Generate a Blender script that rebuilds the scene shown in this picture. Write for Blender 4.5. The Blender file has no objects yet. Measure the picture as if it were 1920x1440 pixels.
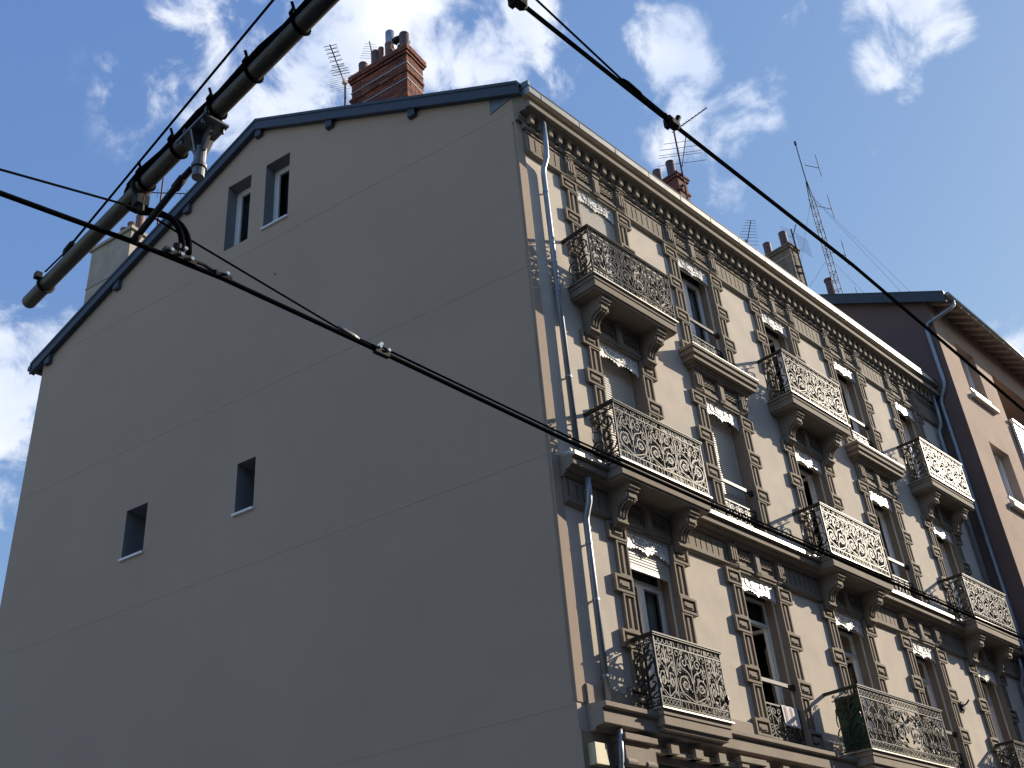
import bpy, bmesh, math, random
from mathutils import Vector, Matrix
random.seed(7)
S = bpy.context.scene
COL = S.collection
rad = math.radians
PI = math.pi

# ------------------------------------------------------------------ camera
CAM = Vector((-9.5417, -8.0750, 1.6))
HEAD, PITCH, ROLL, FPX = 0.7350414, 0.5576251, -0.0897054, 2045.4
_f = Vector((math.cos(HEAD) * math.cos(PITCH), math.sin(HEAD) * math.cos(PITCH), math.sin(PITCH)))
_r = _f.cross(Vector((0, 0, 1))).normalized()
_u = _r.cross(_f)
CR = math.cos(ROLL) * _r + math.sin(ROLL) * _u
CU = -math.sin(ROLL) * _r + math.cos(ROLL) * _u
cd = bpy.data.cameras.new('camera')
cam = bpy.data.objects.new('camera', cd)
COL.objects.link(cam)
M = Matrix.Identity(4)
for i in range(3):
    M[i][0], M[i][1], M[i][2], M[i][3] = CR[i], CU[i], -_f[i], CAM[i]
cam.matrix_world = M
cd.sensor_width = 36
cd.lens = 36 * FPX / 1920
cd.clip_start = 0.05
cd.clip_end = 3000
S.camera = cam
S.render.resolution_x = 1024
S.render.resolution_y = 768

# ------------------------------------------------------------------ light
TO_SUN = Vector((2.4, -1.0, 1.17)).normalized()
sd = bpy.data.lights.new('sun', 'SUN')
sd.energy = 4.7
sd.angle = rad(0.53)
sd.color = (1.0, 0.88, 0.72)
sun = bpy.data.objects.new('sun', sd)
COL.objects.link(sun)
sun.rotation_euler = (-TO_SUN).to_track_quat('-Z', 'Y').to_euler()
sun.location = (20, -10, 30)

S.view_settings.view_transform = 'Standard'
S.view_settings.look = 'None'
S.view_settings.exposure = 0.55
S.view_settings.gamma = 1.0
S.view_settings.use_curve_mapping = False

W = bpy.data.worlds.new('World')
S.world = W
W.use_nodes = True
wn, wl = W.node_tree.nodes, W.node_tree.links
for n in list(wn):
    wn.remove(n)


def wnode(t, **kw):
    n = wn.new(t)
    for k, v in kw.items():
        setattr(n, k, v)
    return n


def wmath(op, a, b=None, clamp=False):
    n = wn.new('ShaderNodeMath')
    n.operation = op
    n.use_clamp = clamp
    for i, q in enumerate((a, b)):
        if q is None:
            continue
        if isinstance(q, (int, float)):
            n.inputs[i].default_value = q
        else:
            wl.new(q, n.inputs[i])
    return n.outputs[0]


sky = wnode('ShaderNodeTexSky', sky_type='NISHITA')
sky.sun_disc = False
sky.sun_elevation = math.asin(TO_SUN.z)
sky.sun_rotation = math.atan2(TO_SUN.x, TO_SUN.y)
sky.altitude = 200
sky.air_density = 1.0
sky.dust_density = 0.45
sky.ozone_density = 2.2
tc = wnode('ShaderNodeTexCoord')
sep = wnode('ShaderNodeSeparateXYZ')
wl.new(tc.outputs['Generated'], sep.inputs[0])
zz = wmath('MAXIMUM', sep.outputs[2], 0.06)
pu = wmath('DIVIDE', sep.outputs[0], zz)
pv = wmath('DIVIDE', sep.outputs[1], zz)
cmb = wnode('ShaderNodeCombineXYZ')
wl.new(pu, cmb.inputs[0])
wl.new(pv, cmb.inputs[1])


def wnoise(scale, detail, rough, dist=0.0, off=(0, 0, 0)):
    mp = wnode('ShaderNodeMapping')
    mp.inputs['Location'].default_value = off
    wl.new(tc.outputs['Generated'], mp.inputs[0])
    n = wnode('ShaderNodeTexNoise')
    n.inputs['Scale'].default_value = scale
    n.inputs['Detail'].default_value = detail
    n.inputs['Roughness'].default_value = rough
    n.inputs['Distortion'].default_value = dist
    wl.new(mp.outputs[0], n.inputs[0])
    return n.outputs[0]


# cloud banks over the roofs: direction on the dome, angular radius, weight
CLOUDS = [(-0.08, 0.98, 1.0, 0, 0)]


def skydir(u, v):
    d = CR * ((u - 960) / FPX) - CU * ((v - 720) / FPX) + _f
    return d.normalized()


BANKS = [(690, 40, 210, 1.25), (560, 120, 190, .9), (770, 110, 120, 1.0), (480, 20, 110, .8), (380, 180, 170, .62), (340, 90, 90, .5), (440, 250, 110, .62), (300, 240, 70, .45),
         (960, 60, 110, 1.0), (1010, 130, 80, .65), (1245, 60, 70, .78), (1275, 140, 65, .7), (1390, 180, 85, .75), (1320, 250, 110, .75), (1340, 350, 70, .6),
         (1655, 25, 70, .8), (1700, 75, 90, .95), (1765, 45, 55, .7), (1730, 140, 60, .8), (1690, 10, 80, .9), (1705, 170, 35, .6), (10, 740, 150, 1.2), (30, 640, 90, .8), (20, 900, 120, .7), (110, 610, 50, .5), (100, 620, 60, .5),
         (1900, 640, 80, .8), (1860, 680, 60, .6), (1635, 238, 45, .42), (540, 200, 100, .5), (1180, 220, 60, .4),
         (1450, 15, 60, .4), (860, 150, 70, .5), (640, 160, 100, .7)]
blob = None
for (u, v, r, wgt) in BANKS:
    d = skydir(u, v)
    ang = r / FPX
    vm = wnode('ShaderNodeVectorMath', operation='DOT_PRODUCT')
    wl.new(tc.outputs['Generated'], vm.inputs[0])
    vm.inputs[1].default_value = d
    mr = wnode('ShaderNodeMapRange', interpolation_type='SMOOTHSTEP')
    mr.inputs['From Min'].default_value = math.cos(ang * 1.35)
    mr.inputs['From Max'].default_value = math.cos(ang * 0.15)
    mr.inputs['To Max'].default_value = wgt
    wl.new(vm.outputs['Value'], mr.inputs['Value'])
    blob = mr.outputs[0] if blob is None else wmath('MAXIMUM', blob, mr.outputs[0])
n1 = wnoise(15.0, 11, 0.60, 0.35, (3.1, 1.7, 0.4))
n2 = wnoise(3.0, 6, 0.6, 0.2, (7.3, 2.2, 5.0))
# general scattered cover everywhere + the banks above, both broken up by the same fine noise
cover = wmath('MULTIPLY', wmath('SUBTRACT', n2, 0.56), 1.6)
cover = wmath('MAXIMUM', cover, 0.0)
base = wmath('MAXIMUM', wmath('MULTIPLY', blob, 0.62), cover)
dens = wmath('ADD', wmath('MULTIPLY', base, 1.12), wmath('MULTIPLY', wmath('SUBTRACT', n1, 0.5), 3.0))
present = wmath('MULTIPLY', base, 4.0, clamp=True)
mr = wnode('ShaderNodeMapRange', interpolation_type='SMOOTHSTEP')
mr.inputs['From Min'].default_value = 0.26
mr.inputs['From Max'].default_value = 0.92
wl.new(dens, mr.inputs['Value'])
mask = wmath('MULTIPLY', mr.outputs[0], present)
mask = wmath('MULTIPLY', mask, 0.96)
# cloud light: warm white lit side, blue-grey thick parts
n3 = wnoise(9.0, 5, 0.5, 0.1, (0.3, 9.1, 2.0))
cmx = wnode('ShaderNodeMix', data_type='RGBA')
cmx.inputs['A'].default_value = (3.3, 3.75, 4.7, 1)
cmx.inputs['B'].default_value = (4.9, 5.05, 5.4, 1)
mr2 = wnode('ShaderNodeMapRange')
mr2.inputs['From Min'].default_value = 0.35
mr2.inputs['From Max'].default_value = 0.65
wl.new(n3, mr2.inputs['Value'])
wl.new(mr2.outputs[0], cmx.inputs['Factor'])
# camera-like response of the sky colour (same everywhere): soften the range of each channel
ssp = wnode('ShaderNodeSeparateColor')
wl.new(sky.outputs[0], ssp.inputs[0])
skyc = wnode('ShaderNodeCombineColor')
for ci, (gm_, kk) in enumerate(((.80, .92), (.66, 1.13), (.32, 2.08))):
    wl.new(wmath('MULTIPLY', wmath('POWER', ssp.outputs[ci], gm_), kk), skyc.inputs[ci])
fin = wnode('ShaderNodeMix', data_type='RGBA')
wl.new(mask, fin.inputs['Factor'])
wl.new(skyc.outputs[0], fin.inputs['A'])
wl.new(cmx.outputs['Result'], fin.inputs['B'])
bg = wnode('ShaderNodeBackground')
bg.inputs['Strength'].default_value = 0.15
wo = wnode('ShaderNodeOutputWorld')
wl.new(fin.outputs['Result'], bg.inputs[0])
wl.new(bg.outputs[0], wo.inputs[0])


# ------------------------------------------------------------------ materials
def mat(name, col, rough=0.8, metal=0.0, var=0.0, scale=3.0, bump=0.0, bscale=60.0, spec=0.5, col2=None, coat=0.0, stretch=None, detail=5):
    m = bpy.data.materials.new(name)
    m.use_nodes = True
    nt = m.node_tree
    b = nt.nodes['Principled BSDF']
    b.inputs['Roughness'].default_value = rough
    b.inputs['Metallic'].default_value = metal
    b.inputs['Specular IOR Level'].default_value = spec
    b.inputs['Coat Weight'].default_value = coat
    b.inputs['Base Color'].default_value = (*col, 1)
    tcn = nt.nodes.new('ShaderNodeTexCoord')
    src = tcn.outputs['Object']
    if stretch:
        mp = nt.nodes.new('ShaderNodeMapping')
        mp.inputs['Scale'].default_value = stretch
        nt.links.new(src, mp.inputs[0])
        src = mp.outputs[0]
    if var > 0:
        n = nt.nodes.new('ShaderNodeTexNoise')
        n.inputs['Scale'].default_value = scale
        n.inputs['Detail'].default_value = detail
        n.inputs['Roughness'].default_value = 0.6
        nt.links.new(src, n.inputs[0])
        mr = nt.nodes.new('ShaderNodeMapRange')
        mr.inputs['From Min'].default_value = 0.3
        mr.inputs['From Max'].default_value = 0.7
        nt.links.new(n.outputs[0], mr.inputs[0])
        mx = nt.nodes.new('ShaderNodeMix')
        mx.data_type = 'RGBA'
        c2 = col2 or tuple(c * (1 - var) for c in col)
        c1 = col if col2 else tuple(min(1, c * (1 + var * .6)) for c in col)
        mx.inputs['A'].default_value = (*c1, 1)
        mx.inputs['B'].default_value = (*c2, 1)
        nt.links.new(mr.outputs[0], mx.inputs['Factor'])
        nt.links.new(mx.outputs['Result'], b.inputs['Base Color'])
    if bump > 0:
        n = nt.nodes.new('ShaderNodeTexNoise')
        n.inputs['Scale'].default_value = bscale
        n.inputs['Detail'].default_value = 4
        nt.links.new(src, n.inputs[0])
        bp = nt.nodes.new('ShaderNodeBump')
        bp.inputs['Strength'].default_value = bump
        bp.inputs['Distance'].default_value = 0.02
        nt.links.new(n.outputs[0], bp.inputs['Height'])
        nt.links.new(bp.outputs[0], b.inputs['Normal'])
    return m


def mat_glass(name='window_glass', ior=1.33):
    m = bpy.data.materials.new(name)
    m.use_nodes = True
    nt = m.node_tree
    for n in list(nt.nodes):
        nt.nodes.remove(n)
    o = nt.nodes.new('ShaderNodeOutputMaterial')
    t = nt.nodes.new('ShaderNodeBsdfTransparent')
    t.inputs[0].default_value = (.72, .78, .78, 1)
    g = nt.nodes.new('ShaderNodeBsdfGlossy')
    g.inputs['Roughness'].default_value = 0.02
    fr = nt.nodes.new('ShaderNodeFresnel')
    fr.inputs[0].default_value = ior
    mx = nt.nodes.new('ShaderNodeMixShader')
    nt.links.new(fr.outputs[0], mx.inputs[0])
    nt.links.new(t.outputs[0], mx.inputs[1])
    nt.links.new(g.outputs[0], mx.inputs[2])
    nt.links.new(mx.outputs[0], o.inputs[0])
    return m


def mat_brick(name):
    m = mat(name, (.21, .068, .04), .85, var=.5, scale=2.5, bump=.4, bscale=90)
    nt = m.node_tree
    oi = nt.nodes.new('ShaderNodeObjectInfo')
    b = nt.nodes['Principled BSDF']
    lk = b.inputs['Base Color'].links[0]
    srcs = lk.from_socket
    hs = nt.nodes.new('ShaderNodeHueSaturation')
    mr = nt.nodes.new('ShaderNodeMapRange')
    mr.inputs['To Min'].default_value = 0.45
    mr.inputs['To Max'].default_value = 1.35
    nt.links.new(oi.outputs['Random'], mr.inputs[0])
    nt.links.new(mr.outputs[0], hs.inputs['Value'])
    nt.links.new(srcs, hs.inputs['Color'])
    nt.links.new(hs.outputs[0], b.inputs['Base Color'])
    return m


def mat_bricktex(name, scale=1.0):
    m = mat(name, (.3, .1, .06), .9)
    nt = m.node_tree
    tcn = nt.nodes.new('ShaderNodeTexCoord')
    mp = nt.nodes.new('ShaderNodeMapping')
    mp.inputs['Rotation'].default_value = (rad(90), 0, 0)
    nt.links.new(tcn.outputs['Object'], mp.inputs[0])
    br = nt.nodes.new('ShaderNodeTexBrick')
    br.inputs['Color1'].default_value = (.24, .075, .045, 1)
    br.inputs['Color2'].default_value = (.13, .045, .03, 1)
    br.inputs['Mortar'].default_value = (.12, .08, .07, 1)
    br.inputs['Scale'].default_value = 1
    br.inputs['Brick Width'].default_value = .23
    br.inputs['Row Height'].default_value = .075
    br.inputs['Mortar Size'].default_value = .008
    nt.links.new(mp.outputs[0], br.inputs[0])
    nt.links.new(br.outputs[0], nt.nodes['Principled BSDF'].inputs['Base Color'])
    return m


MT = {
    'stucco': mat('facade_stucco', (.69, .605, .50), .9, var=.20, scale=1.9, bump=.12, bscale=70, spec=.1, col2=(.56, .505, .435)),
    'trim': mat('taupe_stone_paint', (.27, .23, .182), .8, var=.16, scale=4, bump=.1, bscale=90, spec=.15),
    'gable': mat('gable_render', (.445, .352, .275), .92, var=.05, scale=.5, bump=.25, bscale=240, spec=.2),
    'jointstrip': mat('render_joint', (.46, .365, .288), .8),
    'revealgrey': mat('reveal_paint', (.20, .205, .215), .9, var=.08, scale=2, spec=.2),
    'plinth': mat('plinth_render', (.35, .295, .24), .85, var=.15, scale=3, bump=.15, bscale=60, spec=.25),
    'slate': mat('slate_cladding', (.045, .06, .085), .5, var=.15, scale=5, spec=.4),
    'zinc': mat('zinc_sheet', (.42, .40, .36), .46, metal=.85, var=.18, scale=5, bump=.05, bscale=20),
    'zincblue': mat('zinc_flashing', (.16, .19, .22), .5, metal=.3, var=.3, scale=6),
    'galv': mat('galvanised_pipe', (.33, .36, .41), .48, metal=.65, var=.25, scale=9, stretch=(1, 1, .25)),
    'iron': mat('painted_iron', (.052, .05, .046), .46, metal=.0, spec=.15, var=.25, scale=12),
    'irongreen': mat('dark_green_iron', (.045, .048, .042), .46, spec=.18, var=.3, scale=10),
    'white': mat('white_lacquer', (.80, .80, .80), .28, spec=.6),
    'lambre': mat('white_painted_fretwork', (.78, .77, .74), .38, spec=.6, var=.06, scale=10),
    'shutter': mat('beige_shutter_slats', (.66, .61, .53), .45, spec=.5),
    'glass': mat_glass(),
    'glasscoat': mat_glass('coated_glass', 1.14),
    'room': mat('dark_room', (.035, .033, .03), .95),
    'curtain': mat('curtain_cloth', (.62, .60, .57), .9, var=.12, scale=14, stretch=(1, 1, .1)),
    'tile': mat('roof_tile', (.10, .09, .09), .75, var=.3, scale=8),
    'brick': mat_brick('chimney_brick'),
    'bricktex': mat_bricktex('far_brick'),
    'mortar': mat('mortar', (.07, .055, .05), .95, var=.2, scale=20),
    'pot': mat('clay_pot', (.13, .075, .07), .55, var=.35, scale=6, spec=.45),
    'potbrown': mat('clay_pot_brown', (.19, .10, .075), .6, var=.3, scale=6),
    'render_ch': mat('chimney_render', (.42, .37, .30), .9, var=.2, scale=3, bump=.2),
    'darkcem': mat('chimney_cement', (.22, .18, .135), .95, var=.4, scale=4, bump=.4, bscale=30),
    'rubber': mat('black_cable', (.008, .008, .009), .9, spec=0),
    'arm': mat('weathered_tube', (.085, .078, .06), .5, metal=.4, var=.5, scale=14, stretch=(5, .6, 5)),
    'steel': mat('galvanised_casting', (.20, .21, .22), .5, metal=.75, var=.3, scale=18),
    'darksteel': mat('dark_fitting', (.025, .025, .027), .7, metal=0, spec=.2, var=.2, scale=20),
    'bolt': mat('bright_bolt', (.8, .8, .78), .25, metal=.8),
    'rust': mat('antenna_mast', (.10, .07, .06), .65, metal=.3, var=.4, scale=20),
    'alu': mat('antenna_rod', (.07, .065, .07), .6, metal=.2),
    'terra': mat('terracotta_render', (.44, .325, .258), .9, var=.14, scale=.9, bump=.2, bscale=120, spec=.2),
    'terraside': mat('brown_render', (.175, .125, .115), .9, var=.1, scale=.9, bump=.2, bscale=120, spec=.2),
    'soffit': mat('soffit_board', (.38, .30, .25), .8, var=.2, scale=5),
    'roofslate': mat('dark_roof', (.05, .055, .07), .6, var=.2, scale=6),
    'cement': mat('concrete_sill', (.62, .55, .48), .7, var=.1, scale=8),
    'asphalt': mat('asphalt', (.045, .05, .052), .9, var=.25, scale=4, bump=.4, bscale=90),
    'pave': mat('pavement_stone', (.16, .155, .15), .9, var=.2, scale=2, bump=.2),
    'kerb': mat('kerb_stone', (.30, .29, .28), .9, var=.2, scale=3),
    'yellow': mat('cream_metal_box', (.62, .55, .33), .5, var=.1, scale=8),
    'shopgreen': mat('dark_green_board', (.035, .075, .04), .5, var=.2, scale=6),
    'shopwhite': mat('white_board', (.74, .72, .66), .6, var=.06, scale=4),
    'cloth': mat('white_cloth', (.78, .76, .74), .95),
    'clothline': mat('red_stripe', (.45, .16, .14), .95),
    'green': mat('green_screen', (.03, .085, .045), .7, var=.25, scale=8),
    'leaf': mat('leaf', (.10, .17, .04), .6, var=.4, scale=20),
    'soil': mat('soil', (.03, .02, .015), .95),
    'clay': mat('clay_tub', (.28, .12, .07), .8),
    'terrasoft': mat('ground', (.075, .075, .07), .95, var=.2, scale=.4),
}


# ------------------------------------------------------------------ mesh helpers
class MB:
    def __init__(s):
        s.v = []
        s.f = []

    def add(s, vs, fs):
        n = len(s.v)
        s.v += [tuple(v) for v in vs]
        s.f += [tuple(i + n for i in f) for f in fs]

    def box(s, x0, x1, y0, y1, z0, z1):
        s.add([(x0, y0, z0), (x1, y0, z0), (x1, y1, z0), (x0, y1, z0), (x0, y0, z1), (x1, y0, z1), (x1, y1, z1), (x0, y1, z1)],
              [(0, 3, 2, 1), (4, 5, 6, 7), (0, 1, 5, 4), (1, 2, 6, 5), (2, 3, 7, 6), (3, 0, 4, 7)])
        return s

    def extr(s, prof, x0, x1, k0=0.0, k1=0.0):
        """closed (y,z) profile swept along x; ends may be cut on the slant x = x0 + k0*y"""
        n = len(prof)
        vs = [(x0 + k0 * y, y, z) for y, z in prof] + [(x1 + k1 * y, y, z) for y, z in prof]
        fs = [(i, (i + 1) % n, n + (i + 1) % n, n + i) for i in range(n)] + [tuple(range(n))[::-1], tuple(range(n, 2 * n))]
        s.add(vs, fs)
        return s

    def quad(s, *p):
        s.add(p, [tuple(range(len(p)))])
        return s

    def flat(s, path, w, d, y=0.0, closed=False):
        """flat bar following an (x,z) path: width w in the plane, depth d across it"""
        n = len(path)
        vs = []
        for i, (x, z) in enumerate(path):
            if closed:
                a, b = path[(i - 1) % n], path[(i + 1) % n]
            else:
                a, b = path[max(i - 1, 0)], path[min(i + 1, n - 1)]
            tx, tz = b[0] - a[0], b[1] - a[1]
            L = math.hypot(tx, tz) or 1
            nx, nz = -tz / L * w / 2, tx / L * w / 2
            vs += [(x + nx, y - d / 2, z + nz), (x - nx, y - d / 2, z - nz), (x - nx, y + d / 2, z - nz), (x + nx, y + d / 2, z + nz)]
        fs = []
        for i in range(n if closed else n - 1):
            a, b = 4 * i, 4 * ((i + 1) % n)
            for k in range(4):
                fs.append((a + k, a + (k + 1) % 4, b + (k + 1) % 4, b + k))
        if not closed:
            fs += [(3, 2, 1, 0), (4 * n - 4, 4 * n - 3, 4 * n - 2, 4 * n - 1)]
        s.add(vs, fs)
        return s

    def tube(s, path, r, n=8, cap=True):
        P = [Vector(p) for p in path]
        rs = r if isinstance(r, (list, tuple)) else [r] * len(P)
        t0 = (P[1] - P[0]).normalized()
        a = Vector((0, 0, 1)) if abs(t0.z) < .9 else Vector((1, 0, 0))
        nn = t0.cross(a).normalized()
        vs = []
        for i, p in enumerate(P):
            t = (P[min(i + 1, len(P) - 1)] - P[max(i - 1, 0)]).normalized()
            nn = (nn - t * nn.dot(t)).normalized()
            bb = t.cross(nn)
            for k in range(n):
                an = 2 * PI * k / n
                vs.append(p + (nn * math.cos(an) + bb * math.sin(an)) * rs[i])
        fs = []
        for i in range(len(P) - 1):
            for k in range(n):
                fs.append((i * n + k, i * n + (k + 1) % n, (i + 1) * n + (k + 1) % n, (i + 1) * n + k))
        if cap:
            fs += [tuple(range(n))[::-1], tuple(range((len(P) - 1) * n, len(P) * n))]
        s.add(vs, fs)
        return s

    def mesh(s, name, m, smooth=False):
        me = bpy.data.meshes.new(name)
        me.from_pydata(s.v, [], s.f)
        bm = bmesh.new()
        bm.from_mesh(me)
        bmesh.ops.recalc_face_normals(bm, faces=bm.faces)
        bm.to_mesh(me)
        bm.free()
        me.materials.append(MT[m])
        if smooth:
            me.polygons.foreach_set('use_smooth', [True] * len(me.polygons))
        return me

    def build(s, name, m, parent=None, loc=None, rz=0.0, smooth=False, bevel=0.0):
        return place(s.mesh(name, m, smooth), name, parent, loc, rz, bevel)


def place(me, name, parent=None, loc=None, rz=0.0, bevel=0.0):
    o = bpy.data.objects.new(name, me)
    COL.objects.link(o)
    if parent is not None:
        o.parent = parent
    if loc is not None:
        o.location = loc
    o.rotation_euler.z = rz
    if bevel:
        md = o.modifiers.new('bevel', 'BEVEL')
        md.width = bevel
        md.segments = 2
        md.limit_method = 'ANGLE'
    return o


def tag(o, label=None, cat=None, group=None, kind=None):
    if label:
        o['label'] = label
    if cat:
        o['category'] = cat
    if group:
        o['group'] = group
    if kind:
        o['kind'] = kind
    return o


def empty(name, loc=(0, 0, 0), rz=0.0, parent=None):
    o = bpy.data.objects.new(name, None)
    COL.objects.link(o)
    o.location = loc
    o.rotation_euler.z = rz
    if parent is not None:
        o.parent = parent
    return o


def lathe(mb, prof, cx, cy, n=16):
    vs, fs = [], []
    for r, z in prof:
        for k in range(n):
            a = 2 * PI * k / n
            vs.append((cx + r * math.cos(a), cy + r * math.sin(a), z))
    for i in range(len(prof) - 1):
        for k in range(n):
            fs.append((i * n + k, i * n + (k + 1) % n, (i + 1) * n + (k + 1) % n, (i + 1) * n + k))
    fs.append(tuple(range(n))[::-1])
    mb.add(vs, fs)
    return mb


def cells(us, zs, holes, top=None):
    """cells of a wall grid outside the holes; top(u) may cut the upper edge on a slope"""
    us = sorted(set(us))
    zs = sorted(set(zs))
    out = []
    for a, b in zip(us, us[1:]):
        lim = zs[-1] if top is None else min(top(a), top(b))
        zc = [z for z in zs if z < lim - .02]
        for z0, z1 in zip(zc, zc[1:]):
            um, zm = (a + b) / 2, (z0 + z1) / 2
            if any(h[0] < um < h[1] and h[2] < zm < h[3] for h in holes):
                continue
            out.append(((a, z0), (b, z0), (b, z1), (a, z1)))
        if top is not None:
            z0 = zc[-1]
            out.append(((a, z0), (b, z0), (b, top(b)), (a, top(a))))
        elif zc[-1] < lim:
            um, zm = (a + b) / 2, (zc[-1] + lim) / 2
            if not any(h[0] < um < h[1] and h[2] < zm < h[3] for h in holes):
                out.append(((a, zc[-1]), (b, zc[-1]), (b, lim), (a, lim)))
    return out


def bez(p0, p1, p2, p3, n=8):
    o = []
    for i in range(n + 1):
        t = i / n
        q = 1 - t
        o.append(tuple(q ** 3 * a + 3 * q * q * t * b + 3 * q * t * t * c + t ** 3 * d for a, b, c, d in zip(p0, p1, p2, p3)))
    return o


def spiral(cx, cz, r, a0, turns, sgn, n=20, rin=.18):
    o = []
    for i in range(n + 1):
        t = i / n
        a = a0 + sgn * 2 * PI * turns * t
        rr = r * ((1 - t) ** 1.1 * (1 - rin) + rin)
        o.append((cx + rr * math.cos(a), cz + rr * math.sin(a)))
    return o


# ================================================================== the ground and street (setting)
g = MB().quad((-400, -400, -.12), (400, -400, -.12), (400, 400, -.12), (-400, 400, -.12)).build('ground', 'terrasoft')
tag(g, kind='structure')
r = MB().box(-200, 200, -7.2, -2.6, -.5, -.10).build('road', 'asphalt')
tag(r, kind='structure')
for nm, y0, y1 in (('pavement', -2.45, 30), ('pavement', -16, -7.35)):
    tag(MB().box(-200, 200, y0, y1, -.4, .02).build(nm, 'pave'), kind='structure')
for y0, y1 in ((-2.6, -2.45), (-7.35, -7.2)):
    tag(MB().box(-200, 200, y0, y1, -.4, .035).build('kerb', 'kerb', bevel=.02), kind='structure')

# unseen terrace added behind the viewer to block low sky and shade the road
OT = empty('unseen_terrace', (0, -14.2, 0))
tag(OT, 'long plain rendered terrace added out of view across the street to block low sky light', 'building')
oh = [(x_, x_ + 1.1, z_, z_ + 1.9) for x_ in [-58 + 3.0 * k for k in range(39)] for z_ in (4.6, 7.8, 11.0)]
m_ = MB()
m_.box(-60, 60, -10, 0, 0, 14.6)
m_.build('wall', 'plinth', OT)
m_ = MB()
m_.box(-60.2, 60.2, -10.2, .35, 14.6, 14.85)
m_.extr([(.3, 14.85), (-5, 17.4), (-10.2, 14.85)], -60, 60)
m_.build('roof', 'tile', OT)
wm_ = MB().box(0, 1.1, -.2, .01, 0, 1.9)
wm_.box(-.08, 1.18, 0, .08, -.12, 0)
wm_ = wm_.mesh('window', 'room')
for (a_, b_, c_, d_) in oh:
    place(wm_, 'window', OT, (a_, 0, c_))

# ================================================================== the apartment building
GA = 1.7792755                       # the side wall leaves the corner at 102 degrees from the street front
GD = Vector((math.cos(GA), math.sin(GA), 0))
GI = Vector((math.sin(GA), -math.cos(GA), 0))   # inwards
KX = GD.x / GD.y                     # x of the side wall plane per metre of y


def G(s, o, z):
    p = GD * s + GI * o
    return (p.x, p.y, z)


XE = 14.36
bays = [1.82 + 2.675 * i for i in range(5)]
HW = .505                            # half opening
FL = {4: (11.36, 13.70, 13.69, .69), 3: (8.24, 10.655, 10.655, .675), 2: (5.05, 7.59, 7.58, .735)}

B = empty('apartment_building')
tag(B, 'stuccoed corner apartment house with wrought iron balconies and blank grey side wall', 'building')

# street front wall with 15 openings
holes = [(c - HW, c + HW, FL[f][0], FL[f][1]) for f in FL for c in bays]
us = [0, XE] + [h[0] for h in holes] + [h[1] for h in holes]
zs = [4.30, 14.75] + [h[2] for h in holes] + [h[3] for h in holes]
mb = MB()
for q in cells(us, zs, holes):
    mb.quad(*[(u, 0, z) for u, z in q])
mb.build('front_wall', 'stucco', B)


# side wall
def roof_s(s):
    return (14.86 + .477 * s) if s < 5.68 else (17.57 - .536 * (s - 5.68))


GW = [(5.81, 6.42, 14.87, 16.47, False), (4.83, 5.43, 14.90, 16.47, True), (7.76, 8.28, 9.23, 10.13, True), (5.29, 5.69, 9.23, 10.13, True)]
SE = 11.45
gh = [h[:4] for h in GW]
us = [0, 5.68, SE] + [h[0] for h in gh] + [h[1] for h in gh]
zs = [0, 14.2] + [h[2] for h in gh] + [h[3] for h in gh]
mb = MB()
for q in cells(us, zs, gh, roof_s):
    mb.quad(*[G(u, 0, z) for u, z in q])
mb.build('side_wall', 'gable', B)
for (s0, s1, z0, z1, sill) in GW:
    D = .27 if z0 > 12 else .46
    m = MB()
    m.quad(G(s0, 0, z0), G(s1, 0, z0), G(s1, D, z0), G(s0, D, z0))
    m.quad(G(s0, 0, z1), G(s1, 0, z1), G(s1, D, z1), G(s0, D, z1))
    m.quad(G(s0, 0, z0), G(s0, 0, z1), G(s0, D, z1), G(s0, D, z0))
    m.quad(G(s1, 0, z0), G(s1, 0, z1), G(s1, D, z1), G(s1, D, z0))
    wob = m.build('side_window', 'revealgrey', B)
    m = MB()

    def gb(m, a, b, o0, o1, c, d):
        m.add([G(a, o0, c), G(b, o0, c), G(b, o1, c), G(a, o1, c), G(a, o0, d), G(b, o0, d), G(b, o1, d), G(a, o1, d)],
              [(0, 3, 2, 1), (4, 5, 6, 7), (0, 1, 5, 4), (1, 2, 6, 5), (2, 3, 7, 6), (3, 0, 4, 7)])
    t = .06
    for a, b, c, d in ((s0, s0 + t, z0, z1), (s1 - t, s1, z0, z1), (s0 + t, s1 - t, z0, z0 + t), (s0 + t, s1 - t, z1 - t, z1)):
        gb(m, a, b, D - .03, D + .03, c, d)
    for a, b, c, d in ((s0 + t, s0 + t + .045, z0 + t, z1 - t), (s1 - t - .045, s1 - t, z0 + t, z1 - t), (s0 + .1, s1 - .1, z0 + t, z0 + .11), (s0 + .1, s1 - .1, z1 - .11, z1 - t)):
        gb(m, a, b, D - .015, D + .03, c, d)
    m.build('frame', 'white', wob)
    MB().quad(G(s0 + t, D + .01, z0 + t), G(s1 - t, D + .01, z0 + t), G(s1 - t, D + .01, z1 - t), G(s0 + t, D + .01, z1 - t)).build('pane', 'glasscoat', wob)
    if sill:
        m = MB()
        gb(m, s0 - .02, s1 + .02, -.045, .06, z0 - .035, z0 + .004)
        m.build('sill', 'white', wob)

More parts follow.
